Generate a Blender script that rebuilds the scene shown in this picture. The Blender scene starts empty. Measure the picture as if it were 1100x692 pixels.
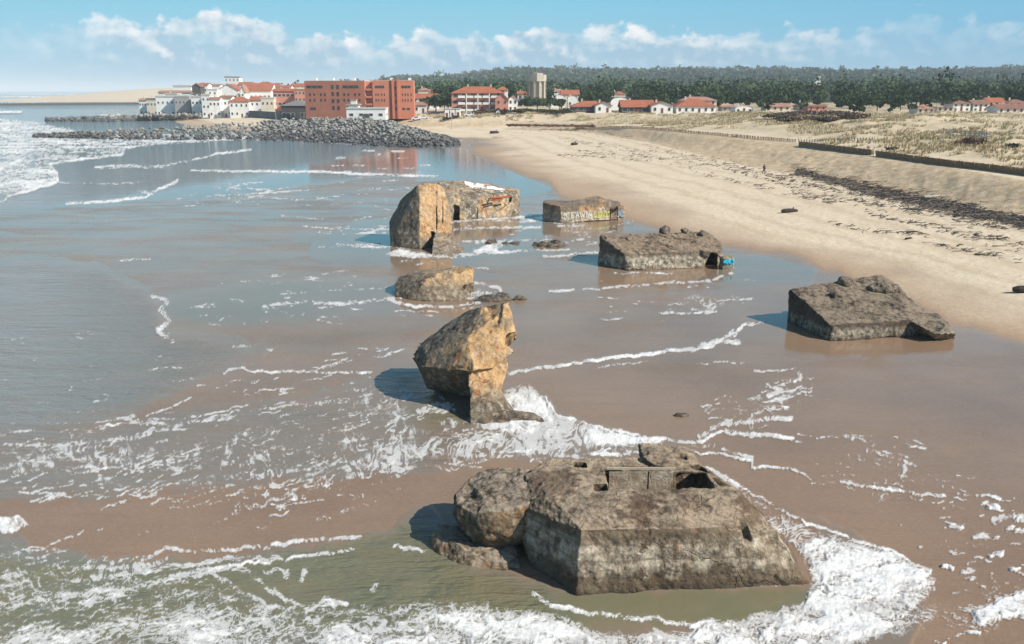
# Beach with wrecked wartime bunkers, a seaside town and a pine forest behind.
import bpy, bmesh, math, random
import numpy as np
from mathutils import Vector, Matrix
from mathutils.bvhtree import BVHTree

random.seed(7)
rng = np.random.default_rng(7)
S = bpy.context.scene
COL = S.collection
R = math.radians

# ------------------------------------------------------------------ survey helpers
F, H = 950.0, 17.0                       # focal length (photo pixels), camera height (m)
PT = math.atan(249 / F)                  # downward pitch
CP, SP = math.cos(PT), math.sin(PT)

def ray(px, py):
    a = (px - 550) / F; b = -(py - 346) / F
    return a, CP + b * SP, -SP + b * CP
def P(px, py, z=0.0):                    # point at height z seen at a photo pixel
    a, b, c = ray(px, py); t = (z - H) / c
    return Vector((a * t, b * t, z))
def Y(px, py, y):                        # point at forward distance y seen at a photo pixel
    a, b, c = ray(px, py); t = y / b
    return Vector((a * t, y, H + c * t))
def proj(x, y, z):
    d = y * CP - (z - H) * SP
    d = np.where(d < 0.1, 0.1, d)
    u = y * SP + (z - H) * CP
    return 550 + F * x / d, 346 - F * u / d

# ------------------------------------------------------------------ noise (numpy)
def _hash(ix, iy, iz, seed):
    h = (ix.astype(np.uint32) * np.uint32(374761393) + iy.astype(np.uint32) * np.uint32(668265263)
         + iz.astype(np.uint32) * np.uint32(2147483647 - 58) + np.uint32((seed * 1274126177) & 0xffffffff))
    h = (h ^ (h >> np.uint32(13))) * np.uint32(1274126177)
    h = (h ^ (h >> np.uint32(16))) * np.uint32(2246822519)
    h = h ^ (h >> np.uint32(15))
    return h.astype(np.float64) / 4294967295.0
def vnoise(x, y, z=None, seed=0):
    if z is None: z = np.zeros_like(x)
    fx, fy, fz = np.floor(x), np.floor(y), np.floor(z)
    ux, uy, uz = x - fx, y - fy, z - fz
    ix, iy, iz = fx.astype(np.int64), fy.astype(np.int64), fz.astype(np.int64)
    ux = ux * ux * ux * (ux * (ux * 6 - 15) + 10); uy = uy * uy * uy * (uy * (uy * 6 - 15) + 10)
    flat = not np.any(uz); uz = uz * uz * (3 - 2 * uz)
    out = 0
    for dz in ((0,) if flat else (0, 1)):
        wz = 1.0 if flat else (uz if dz else 1 - uz)
        a = _hash(ix, iy, iz + dz, seed); b = _hash(ix + 1, iy, iz + dz, seed)
        c = _hash(ix, iy + 1, iz + dz, seed); d = _hash(ix + 1, iy + 1, iz + dz, seed)
        out = out + wz * ((a * (1 - ux) + b * ux) * (1 - uy) + (c * (1 - ux) + d * ux) * uy)
    return out
def fbm(x, y, z=None, seed=0, octv=4, gain=0.5):
    s = 0; a = 1.0; n = 0
    for i in range(octv):
        k = 2.03 ** i
        s = s + a * vnoise(x * k + 17.3 * i, y * k - 9.1 * i, None if z is None else z * k + 4.7 * i, seed + i)
        n += a; a *= gain
    return s / n
def sstep(a, b, x):
    t = np.clip((x - a) / (b - a), 0, 1); return t * t * (3 - 2 * t)

# ------------------------------------------------------------------ scene helpers
def new_mesh(name, v, f, mat=None, smooth=False):
    me = bpy.data.meshes.new(name)
    v = np.asarray(v, dtype=np.float32)
    if isinstance(f, np.ndarray):
        n, k = f.shape
        me.vertices.add(len(v)); me.vertices.foreach_set('co', v.ravel())
        me.loops.add(n * k); me.loops.foreach_set('vertex_index', f.ravel().astype(np.int32))
        me.polygons.add(n); me.polygons.foreach_set('loop_start', np.arange(0, n * k, k, dtype=np.int32))
        me.update(calc_edges=True)
    else:
        me.from_pydata([tuple(map(float, q)) for q in v], [], f)
    if mat: me.materials.append(mat)
    if smooth: me.polygons.foreach_set('use_smooth', np.ones(len(me.polygons), dtype=bool))
    return me
def attr(me, name, vals):
    a = me.attributes.new(name, 'FLOAT', 'POINT'); a.data.foreach_set('value', np.asarray(vals, dtype=np.float32))
def link(name, me, parent=None, loc=(0, 0, 0), rz=0.0):
    o = bpy.data.objects.new(name, me); COL.objects.link(o)
    o.location = loc; o.rotation_euler = (0, 0, rz)
    if parent: o.parent = parent
    return o
def tag(o, label=None, cat=None, group=None, kind=None):
    if label: o['label'] = label
    if cat: o['category'] = cat
    if group: o['group'] = group
    if kind: o['kind'] = kind
    return o
def empty(name, loc, rz=0.0, label=None, cat=None, group=None):
    o = bpy.data.objects.new(name, None); COL.objects.link(o)
    o.location = loc; o.rotation_euler = (0, 0, rz); o.empty_display_size = 0.3
    return tag(o, label, cat, group)
class MB:                                # collects simple solids into ONE mesh
    def __init__(s): s.v = []; s.f = []
    def box(s, x0, x1, y0, y1, z0, z1):
        n = len(s.v)
        s.v += [(x0, y0, z0), (x1, y0, z0), (x1, y1, z0), (x0, y1, z0), (x0, y0, z1), (x1, y0, z1), (x1, y1, z1), (x0, y1, z1)]
        s.f += [tuple(n + i for i in q) for q in ((0, 3, 2, 1), (4, 5, 6, 7), (0, 1, 5, 4), (1, 2, 6, 5), (2, 3, 7, 6), (3, 0, 4, 7))]
        return s
    def poly(s, pts, faces):
        n = len(s.v); s.v += [tuple(p) for p in pts]; s.f += [tuple(n + i for i in q) for q in faces]; return s
    def tube(s, a, b, r0, r1=None, k=6):
        r1 = r0 if r1 is None else r1
        a, b = Vector(a), Vector(b); d = (b - a)
        if d.length < 1e-6: return s
        d.normalize(); u = d.orthogonal().normalized(); w = d.cross(u); n = len(s.v)
        for c, r in ((a, r0), (b, r1)):
            for i in range(k):
                t = 2 * math.pi * i / k; q = c + (u * math.cos(t) + w * math.sin(t)) * r; s.v.append(tuple(q))
        for i in range(k): j = (i + 1) % k; s.f.append((n + i, n + j, n + k + j, n + k + i))
        s.f.append(tuple(n + i for i in reversed(range(k)))); s.f.append(tuple(n + k + i for i in range(k)))
        return s
    def lathe(s, prof, k=16, c=(0, 0)):
        n = len(s.v)
        for r, z in prof:
            for i in range(k):
                t = 2 * math.pi * i / k; s.v.append((c[0] + r * math.cos(t), c[1] + r * math.sin(t), z))
        for j in range(len(prof) - 1):
            for i in range(k):
                i2 = (i + 1) % k; s.f.append((n + j * k + i, n + j * k + i2, n + (j + 1) * k + i2, n + (j + 1) * k + i))
        s.f.append(tuple(n + i for i in reversed(range(k)))); m = n + (len(prof) - 1) * k
        s.f.append(tuple(m + i for i in range(k))); return s
    def build(s, name, mat, parent=None, loc=(0, 0, 0), rz=0.0, smooth=False):
        return link(name, new_mesh(name, s.v, s.f, mat, smooth), parent, loc, rz)

# ------------------------------------------------------------------ material helpers
class NT:
    def __init__(s, name):
        s.m = bpy.data.materials.new(name); s.m.use_nodes = True; s.t = s.m.node_tree; s.t.nodes.clear()
        s.out = s.n('ShaderNodeOutputMaterial')
    def n(s, typ, **kw):
        o = s.t.nodes.new(typ)
        for k, v in kw.items(): setattr(o, k, v)
        return o
    def set(s, sock, v):
        if isinstance(v, bpy.types.NodeSocket): s.t.links.new(v, sock)
        elif isinstance(v, (tuple, list)): sock.default_value = tuple(v) + ((1,) if len(v) == 3 and len(sock.default_value) == 4 else ())
        else: sock.default_value = v
    def co(s, scale=(1, 1, 1), kind='Object'):
        tc = s.n('ShaderNodeTexCoord'); mp = s.n('ShaderNodeMapping'); mp.inputs['Scale'].default_value = scale
        s.t.links.new(tc.outputs[kind], mp.inputs['Vector']); return mp.outputs['Vector']
    def noise(s, co, scale, detail=6, rough=0.55, dist=0.0):
        o = s.n('ShaderNodeTexNoise'); s.set(o.inputs['Vector'], co); s.set(o.inputs['Scale'], scale)
        s.set(o.inputs['Detail'], detail); s.set(o.inputs['Roughness'], rough); s.set(o.inputs['Distortion'], dist)
        return o.outputs['Fac']
    def voro(s, co, scale, feature='F1'):
        o = s.n('ShaderNodeTexVoronoi', feature=feature); s.set(o.inputs['Vector'], co); s.set(o.inputs['Scale'], scale)
        return o.outputs['Distance']
    def math(s, op, a, b=0.0, c=None, clamp=False):
        o = s.n('ShaderNodeMath', operation=op); o.use_clamp = clamp
        s.set(o.inputs[0], a); s.set(o.inputs[1], b)
        if c is not None: s.set(o.inputs[2], c)
        return o.outputs[0]
    def rng(s, v, a, b, c=0.0, d=1.0):
        o = s.n('ShaderNodeMapRange'); s.set(o.inputs[0], v)
        for i, q in enumerate((a, b, c, d)): s.set(o.inputs[i + 1], q)
        return o.outputs[0]
    def mix(s, f, a, b, blend='MIX'):
        o = s.n('ShaderNodeMix', data_type='RGBA', blend_type=blend)
        s.set(o.inputs[0], f); s.set(o.inputs[6], a); s.set(o.inputs[7], b); return o.outputs[2]
    def at(s, name):
        o = s.n('ShaderNodeAttribute', attribute_name=name); return o.outputs['Fac']
    def sep(s, v):
        o = s.n('ShaderNodeSeparateXYZ'); s.set(o.inputs[0], v); return o.outputs
    def geo(s, k): return s.n('ShaderNodeNewGeometry').outputs[k]
    def bump(s, h, strength=0.5, dist=0.05, nrm=None):
        o = s.n('ShaderNodeBump'); s.set(o.inputs['Height'], h); s.set(o.inputs['Strength'], strength); s.set(o.inputs['Distance'], dist)
        if nrm is not None: s.set(o.inputs['Normal'], nrm)
        return o.outputs[0]
    def pbr(s, col, rough=0.8, nrm=None, spec=0.5, ior=1.45, metal=0.0):
        o = s.n('ShaderNodeBsdfPrincipled'); s.set(o.inputs['Base Color'], col); s.set(o.inputs['Roughness'], rough)
        s.set(o.inputs['Specular IOR Level'], spec); s.set(o.inputs['IOR'], ior); s.set(o.inputs['Metallic'], metal)
        if nrm is not None: s.set(o.inputs['Normal'], nrm)
        return o.outputs[0]
    def fin(s, sh): s.t.links.new(sh, s.out.inputs['Surface']); return s.m

def m_plain(name, col, var=0.15, scale=0.7, rough=0.8, bump=0.0, spec=0.3):
    t = NT(name); c = t.co()
    n = t.noise(c, scale, 8, 0.6); n2 = t.noise(c, scale * 9, 4, 0.6)
    f = t.rng(t.math('ADD', t.math('MULTIPLY', n, 0.65), t.math('MULTIPLY', n2, 0.35)), 0.3, 0.7, 1 - var, 1 + var)
    cc = t.n('ShaderNodeVectorMath', operation='SCALE'); t.set(cc.inputs[0], col); t.set(cc.inputs['Scale'], f)
    nr = t.bump(n2, bump, 0.1) if bump else None
    return t.fin(t.pbr(cc.outputs[0], rough, nr, spec))

def m_concrete(name, base, pale, dark, ochre=None, ochre_amt=0.0, sc=1.0, band=None, dust=None, crack=0.6, rust=0.0, wet=0.35, lines=0.0, by_facing=False, stains=()):
    """Weathered bunker concrete: patches, dark streaks, pale lime, ochre rot, cracks, wet foot, blown sand on level tops."""
    dk = lambda q, k: tuple(v * k for v in q)
    base, dark, pale = dk(base, 0.64), dk(dark, 0.54), dk(pale, 0.84)
    t = NT(name); c = t.co()
    z = t.sep(c)[2]
    n1 = t.noise(c, 0.45 * sc, 8, 0.62, 0.4); n2 = t.noise(c, 2.6 * sc, 10, 0.68); n3 = t.noise(c, 11 * sc, 8, 0.7)
    st = t.noise(t.co((2.4 * sc, 2.4 * sc, 0.28 * sc)), 1.0, 8, 0.65, 0.3)
    col = t.mix(t.rng(n1, 0.36, 0.64), dark, base)
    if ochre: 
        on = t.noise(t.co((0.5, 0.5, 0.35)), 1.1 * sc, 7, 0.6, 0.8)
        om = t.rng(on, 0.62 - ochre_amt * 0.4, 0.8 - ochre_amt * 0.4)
        if by_facing: om = t.math('MULTIPLY', om, t.at('facing'))  # keep the ochre to faces turned the given way
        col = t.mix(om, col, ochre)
    col = t.mix(t.rng(st, 0.53, 0.68, 0, 0.65), col, dark)
    pm = t.rng(t.math('ADD', t.math('MULTIPLY', st, 0.4), t.math('MULTIPLY', n2, 0.6)), 0.48, 0.6)
    if band:
        pm = t.rng(t.math('ADD', t.math('MULTIPLY', st, 0.45), t.math('MULTIPLY', n2, 0.55)), 0.42, 0.57)
        pm = t.math('MULTIPLY', pm, t.math('MULTIPLY', t.rng(t.math('ADD', z, t.math('MULTIPLY', n1, 0.7)), band[0], band[0] + 0.35), t.rng(t.math('ADD', z, t.math('MULTIPLY', n1, 0.6)), band[1] + 0.3, band[1])))
        pm = t.math('MULTIPLY', pm, 0.85)
    else: pm = t.math('MULTIPLY', pm, 0.5)
    col = t.mix(pm, col, pale)
    if rust:
        rn = t.noise(t.co((1.0, 1.0, 0.3)), 1.3 * sc, 6, 0.6, 0.5)
        col = t.mix(t.rng(rn, 0.66 - rust * 0.1, 0.74 - rust * 0.1, 0, 0.8), col, (0.22, 0.075, 0.03))
    soft = 0.0
    if dust:
        dust = dk(dust, 0.84)
        up = t.sep(t.geo('Normal'))[2]
        dm = t.math('MULTIPLY', t.rng(up, 0.72, 0.92), t.rng(t.math('ADD', t.math('MULTIPLY', n1, 0.5), t.math('MULTIPLY', n2, 0.5)), 0.40, 0.54, 0.05, 0.95))
        col = t.mix(dm, col, dust); soft = dm
    for sx, sy, rx, ry, sk in stains:      # old damp stains, each with its own outline
        mp = t.n('ShaderNodeMapping'); mp.inputs['Scale'].default_value = (1 / rx, 1 / ry, 0); mp.inputs['Location'].default_value = (-sx / rx, -sy / ry, 0); t.set(mp.inputs['Vector'], c)
        ln = t.n('ShaderNodeVectorMath', operation='LENGTH'); t.set(ln.inputs[0], mp.outputs[0])
        sm = t.rng(t.math('ADD', ln.outputs['Value'], t.math('MULTIPLY', t.math('SUBTRACT', n2, 0.5), 2.4)), 1.05, 0.85)
        col = t.mix(t.math('MULTIPLY', sm, sk), col, (0.105, 0.066, 0.040))
    var = t.rng(t.math('ADD', t.math('MULTIPLY', n2, 0.5), t.math('MULTIPLY', n3, 0.5)), 0.32, 0.68, 0.42, 1.55)
    var = t.math('ADD', var, t.math('MULTIPLY', t.math('SUBTRACT', 1.0, var), t.math('MULTIPLY', soft, 0.6)))
    vm = t.n('ShaderNodeVectorMath', operation='SCALE'); t.set(vm.inputs[0], col); t.set(vm.inputs['Scale'], var); col = vm.outputs[0]
    wv = t.n('ShaderNodeVectorMath', operation='ADD'); t.set(wv.inputs[0], c)
    wn = t.n('ShaderNodeTexNoise'); t.set(wn.inputs['Vector'], c); t.set(wn.inputs['Scale'], 1.4 * sc); t.set(wn.inputs['Detail'], 6)
    ws = t.n('ShaderNodeVectorMath', operation='SCALE'); t.set(ws.inputs[0], wn.outputs['Color']); t.set(ws.inputs['Scale'], 0.9 / sc)
    t.t.links.new(ws.outputs[0], wv.inputs[1])
    ck = t.voro(wv.outputs[0], 0.55 * sc, 'DISTANCE_TO_EDGE')
    ckm = t.math('MULTIPLY', t.rng(ck, 0.016, 0.002), t.rng(t.noise(c, 0.8 * sc, 4), 0.47, 0.6))
    col = t.mix(t.math('MULTIPLY', ckm, crack * 0.7), col, (0.04, 0.03, 0.02))
    pit = t.rng(n3, 0.36, 0.27)
    col = t.mix(t.math('MULTIPLY', pit, 0.55), col, (0.05, 0.04, 0.03))
    hgt = t.math('ADD', t.math('MULTIPLY', n2, 0.7), t.math('MULTIPLY', n3, 0.45))
    hgt = t.math('SUBTRACT', hgt, t.math('MULTIPLY', ckm, 0.5))
    if lines:                             # pour joints and board marks of the formwork
        wv2 = t.n('ShaderNodeTexWave', wave_type='BANDS', bands_direction='Z'); t.set(wv2.inputs['Vector'], c); t.set(wv2.inputs['Scale'], lines)
        t.set(wv2.inputs['Distortion'], 1.2); t.set(wv2.inputs['Detail'], 3)
        hgt = t.math('ADD', hgt, t.math('MULTIPLY', wv2.outputs['Fac'], 0.25))
        col = t.mix(t.math('MULTIPLY', t.math('MULTIPLY', t.rng(wv2.outputs['Fac'], 0.10, 0.0), t.rng(n2, 0.4, 0.6)), t.math('SUBTRACT', 0.6, t.math('MULTIPLY', soft, 0.6))), col, (0.06, 0.045, 0.03))
    crust = t.math('MULTIPLY', t.rng(n2, 0.55, 0.64), t.math('MULTIPLY', t.rng(z, wet + 0.15, wet + 0.4), t.rng(z, wet + 1.0, wet + 0.6)))
    col = t.mix(t.math('MULTIPLY', crust, 0.6), col, pale)
    wm = t.rng(t.math('ADD', z, t.math('MULTIPLY', n2, 0.5)), wet + 0.3, wet + 0.12)
    col = t.mix(t.math('MULTIPLY', wm, 0.55), col, (0.05, 0.042, 0.03))
    ro = t.rng(wm, 0, 1, 0.9, 0.45)
    return t.fin(t.pbr(col, ro, t.bump(hgt, 0.95, 0.12 / sc), 0.35))

# ------------------------------------------------------------------ solids from surveyed corners
DG = lambda: bpy.context.evaluated_depsgraph_get()
def hull_mesh(pts):
    bm = bmesh.new()
    for p in pts: bm.verts.new(p)
    r = bmesh.ops.convex_hull(bm, input=bm.verts)
    junk = [g for g in r['geom_interior'] + r['geom_unused'] if isinstance(g, bmesh.types.BMVert)]
    bmesh.ops.delete(bm, geom=list({v for v in junk if v.is_valid}), context='VERTS')
    bmesh.ops.recalc_face_normals(bm, faces=bm.faces)
    me = bpy.data.meshes.new('h'); bm.to_mesh(me); bm.free(); return me
def D(*pts): return list(pts) + [p - Vector((0, 0, 0.5)) for p in pts]
def boxpts(x0, x1, y0, y1, z0, z1): return [Vector((x, y, z)) for x in (x0, x1) for y in (y0, y1) for z in (z0, z1)]
def solid(name, adds, subs, voxel, mat, base, parent=None, disp=(), smooth=2, zcut=-0.7, facing=None):
    """Union of convex hulls minus convex hulls, remeshed fine, edges worn and surface roughened."""
    objs = []
    def mk(pts):
        o = bpy.data.objects.new('tmp', pts if isinstance(pts, bpy.types.Mesh) else hull_mesh(pts)); COL.objects.link(o); objs.append(o); return o
    root = mk(adds[0])
    for op, lst in (('UNION', adds[1:]), ('DIFFERENCE', subs)):
        for q in lst:
            o = mk(q); md = root.modifiers.new('b', 'BOOLEAN'); md.operation = op; md.object = o; md.solver = 'EXACT'
    rm = root.modifiers.new('r', 'REMESH'); rm.mode = 'VOXEL'; rm.voxel_size = voxel
    me = bpy.data.meshes.new_from_object(root.evaluated_get(DG()))
    for o in objs:
        d = o.data; bpy.data.objects.remove(o); bpy.data.meshes.remove(d)
    bm = bmesh.new(); bm.from_mesh(me)
    bmesh.ops.delete(bm, geom=[v for v in bm.verts if v.co.z < zcut + 0.02], context='VERTS')
    seen, comps = set(), []
    for v0 in bm.verts:
        if v0 in seen: continue
        st, cp = [v0], []; seen.add(v0)
        while st:
            q = st.pop(); cp.append(q)
            for e in q.link_edges:
                r = e.other_vert(q)
                if r not in seen: seen.add(r); st.append(r)
        comps.append(cp)
    comps.sort(key=len, reverse=True)
    for cp in comps[1:]: bmesh.ops.delete(bm, geom=cp, context='VERTS')
    for _ in range(smooth): bmesh.ops.smooth_vert(bm, verts=bm.verts, factor=0.5, use_axis_x=True, use_axis_y=True, use_axis_z=True)
    bm.normal_update(); bm.to_mesh(me); bm.free()
    n = len(me.vertices); co = np.empty(n * 3, np.float32); me.vertices.foreach_get('co', co); co = co.reshape(-1, 3).astype(float)
    no = np.empty(n * 3, np.float32); me.vertex_normals.foreach_get('vector', no); no = no.reshape(-1, 3)
    for k_, (fq, am) in enumerate(((0.55, 0.09), (1.6, 0.045))):   # worn edges wander instead of running straight
        m_ = am * min(1.0, voxel / 0.04)
        co = co + m_ * 2 * np.stack([fbm(co[:, 0] * fq + 11 * j, co[:, 1] * fq, co[:, 2] * fq, 401 + j + 10 * k_, 3) - 0.5 for j in range(3)], 1)
    br = None
    if facing is not None: br = np.clip(sstep(-0.12, 0.12, no @ np.asarray(facing[0]) - facing[1] + (fbm(co[:, 0] * 1.1, co[:, 1] * 1.1, co[:, 2] * 1.1, 77, 4) - 0.5) * 0.7), 0, 1)  # ochre mask: how far each face turns toward a given direction, ragged by noise
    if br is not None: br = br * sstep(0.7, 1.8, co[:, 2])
    for i, (amp, fr, oc, mode) in enumerate(disp):
        q = co * np.asarray(fr)
        f = fbm(q[:, 0], q[:, 1], q[:, 2], 31 + i * 7, oc, 0.55)
        if mode == 'ridge': f = np.abs(f - 0.5) * -4 + 0.5
        elif mode == 'step': f = np.floor(f * 9) / 9 - 0.5 + 0.35 * (f - 0.5)
        elif mode == 'pit': f = -sstep(0.56, 0.68, f)
        else: f = (f - 0.5) * 2
        co = co + no * (amp * f * (1.0 if br is None or fr > 4 else 0.4 + 0.6 * br))[:, None]
    co -= np.asarray(base)
    me.vertices.foreach_set('co', co.astype(np.float32).ravel())
    me.polygons.foreach_set('use_smooth', np.ones(len(me.polygons), dtype=bool)); me.update()
    me.materials.clear(); me.materials.append(mat); me.name = name
    if br is not None: attr(me, 'facing', br)
    return link(name, me, parent, (0, 0, 0) if parent else base)
def ball_mesh(center, rad, tilt=(0, 0, 0), prof=None, k=40):
    bm = bmesh.new()
    if prof:
        rings = []
        for r, z in prof: rings.append([bm.verts.new((r * math.cos(2 * math.pi * i / k), r * math.sin(2 * math.pi * i / k), z)) for i in range(k)])
        for a, b in zip(rings, rings[1:]):
            for i in range(k): bm.faces.new((a[i], a[(i + 1) % k], b[(i + 1) % k], b[i]))
        bm.faces.new(list(reversed(rings[0]))); bm.faces.new(rings[-1])
    else: bmesh.ops.create_icosphere(bm, subdivisions=3, radius=1)
    M = Matrix.Translation(center) @ Matrix.Rotation(R(tilt[2]), 4, 'Z') @ Matrix.Rotation(R(tilt[0]), 4, 'X') @ Matrix.Rotation(R(tilt[1]), 4, 'Y') @ Matrix.Diagonal((*rad, 1))
    bmesh.ops.transform(bm, matrix=M, verts=bm.verts)
    bmesh.ops.recalc_face_normals(bm, faces=bm.faces)
    me = bpy.data.meshes.new('h'); bm.to_mesh(me); bm.free(); return me
def strokes_on(body, parent, name, mat, strokes, org, u, v, nrm, width=0.06, off=0.02):
    """Sprayed paint: thin ribbons laid on the wall of an existing body. Strokes are polylines in wall metres."""
    bv = BVHTree.FromPolygons([x.co.copy() for x in body.data.vertices], [tuple(p.vertices) for p in body.data.polygons])
    wp = body.matrix_world.copy() if not body.parent else Matrix.Translation(body.parent.location)
    base = wp.translation
    V, Fc = [], []
    for st in strokes:
        pts = []
        for (a0, b0), (a1, b1) in zip(st, st[1:]):
            m = max(1, int(math.hypot(a1 - a0, b1 - b0) / 0.08))
            pts += [(a0 + (a1 - a0) * i / m, b0 + (b1 - b0) * i / m) for i in range(m)]
        pts.append(st[-1]); n0 = len(V)
        for i, (a, b) in enumerate(pts):
            q0, q1 = pts[max(0, i - 1)], pts[min(len(pts) - 1, i + 1)]
            d = Vector((q1[0] - q0[0], q1[1] - q0[1])); d = d.normalized() if d.length > 1e-6 else Vector((1, 0))
            for sgn in (-1, 1):
                aa, bb = a - d.y * width * 0.5 * sgn, b + d.x * width * 0.5 * sgn
                w = org + u * aa + v * bb
                hit = bv.ray_cast(w + nrm * 2.0 - base, -nrm)
                V.append((hit[0] + nrm * off) if hit[0] is not None and abs((hit[0] + base - w).dot(nrm)) < 0.9 else w - base + nrm * 0.08)
        for i in range(len(pts) - 1): k = n0 + 2 * i; Fc.append((k, k + 1, k + 3, k + 2))
    return link(name, new_mesh(name, V, Fc, mat), parent)

# ------------------------------------------------------------------ terrain profile (surveyed lines running along the coast)
def line(pix, zfun, extra_near, extra_far):
    pts = [P(px, py, z) for (px, py), z in zip(pix, zfun)]
    a = sorted([(p.y, p.x, p.z) for p in pts] + extra_near + extra_far)
    return np.array(a)
L0 = line([(1250, 420), (1100, 366), (1030, 350), (950, 318), (886, 292), (800, 270), (690, 243), (600, 207), (540, 182), (508, 166), (490, 150)],
          [0] * 11, [(20, 47, 0), (0, 52, 0)], [(345, -75, 0), (425, -150, 0), (500, -188, 0), (811, -300, 0), (1500, -420, 0), (2600, -650, 0), (30000, -6000, 0)])
L1 = line([(1100, 242), (1000, 215), (900, 193), (821, 181), (760, 167), (700, 153), (640, 143), (560, 137)],
          [2.5, 2.5, 2.5, 2.5, 2.5, 2.5, 2.3, 2.0], [(60, 66, 2.6), (20, 76, 2.6), (0, 80, 2.6)],
          [(382, -36, 2.1), (430, -74, 2.5), (500, -112, 3), (700, -205, 3), (811, -255, 3), (1500, -360, 4), (2600, -560, 6), (30000, -5800, 6)])
L2 = line([(1100, 196), (1000, 178), (900, 163), (850, 154), (800, 150), (700, 140), (640, 133.5), (560, 131.5)],
          [5.5, 5.5, 5.5, 5.4, 5.3, 5.0, 4.5, 3.8], [(60, 79, 5.5), (20, 90, 5.5), (0, 94, 5.5)],
          [(391, -34, 4.4), (440, -68, 4.8), (500, -103, 5), (700, -196, 5), (811, -246, 5), (1500, -330, 8), (2600, -480, 14), (30000, -5600, 12)])
def hgt(x, y):
    x = np.asarray(x, float); y = np.asarray(y, float)
    yy = np.clip(y, 0, 29999)
    wob = (fbm(x * 0.08, y * 0.08, None, 5, 3) - 0.5) * np.clip(y / 60, 0.6, 4)
    x0 = np.interp(yy, L0[:, 0], L0[:, 1]) + wob * 0.6
    x1 = np.interp(yy, L1[:, 0], L1[:, 1]) + wob * 0.8; z1 = np.interp(yy, L1[:, 0], L1[:, 2])
    x2 = np.interp(yy, L2[:, 0], L2[:, 1]) + wob * 0.8; z2 = np.interp(yy, L2[:, 0], L2[:, 2])
    x1 = np.maximum(x1, x0 + 3); x2 = np.maximum(x2, x1 + 1.5)
    t01 = np.clip((x - x0) / (x1 - x0), 0, 1); t12 = np.clip((x - x1) / (x2 - x1), 0, 1)
    z = z1 * t01 ** 1.15 + (z2 - z1) * (0.75 * t12 + 0.25 * sstep(0, 1, t12))
    far = sstep(350, 440, yy)
    dx = np.clip(x - x2, 0, None)
    dune = np.clip(dx / 75, 0, 1)
    nz = (fbm(x * 0.035, y * 0.035, None, 9, 4) - 0.5) * 4.2 + (fbm(x * 0.14, y * 0.14, None, 19, 3) - 0.5) * 1.6
    z = z + (1 - far) * (2.6 * np.clip(dx / 45, 0, 1) * sstep(80, 200, yy) + 0.6 * dune + nz * sstep(0.02, 0.5, dune)) + far * (2.6 * np.clip(dx / 28, 0, 1) * (x > -45) + 1.5 * dune * (x <= -45))
    z = z + (t12 > 0) * (t12 < 1) * (fbm(x * 0.5, y * 0.5, None, 3, 3) - 0.5) * 0.5 * np.sin(np.pi * t12)
    # the hills far inland
    az = x / np.maximum(y, 1)
    ridge = np.interp(az * F + 550, [150, 280, 330, 395, 440, 480, 520, 555, 600, 640, 700, 800, 900, 1000, 1100, 1300],
                      [6, 10, 22, 40, 36, 34, 50, 58, 56, 50, 52, 49, 49, 55, 61, 64])
    hz = sstep(900, 3100, yy) * (ridge + (fbm(x * 0.003, y * 0.0015, None, 251, 4) - 0.5) * 26)
    z = z + hz * sstep(0, 200, dx)
    # sand dune on the far left shore
    z = z + 22 * np.exp(-((x + 640) / 220) ** 2 - ((y - 1750) / 260) ** 2)
    sea = np.clip(x0 - x, 0, None)
    z = z - np.clip((sea - 90) * 0.01, 0, 2.5)
    z = z + (sea > 0) * (fbm(x * 0.15, y * 0.15, None, 23, 3) - 0.5) * 0.006
    return z
def G(px, py):                            # where a photo pixel meets the terrain
    a, b, c = ray(px, py)
    ts = np.geomspace(18, 1500, 1500); xs, ys, zs = a * ts, b * ts, H + c * ts
    below = zs <= np.maximum(hgt(xs, ys), 0.0)
    i = int(np.argmax(below)) if below.any() else len(ts) - 1
    t0, t1 = ts[max(i - 1, 0)], ts[i]
    for _ in range(12):
        tm = (t0 + t1) / 2
        if H + c * tm <= max(float(hgt(a * tm, b * tm)), 0.0): t1 = tm
        else: t0 = tm
    return Vector((a * t1, b * t1, H + c * t1))

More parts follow.
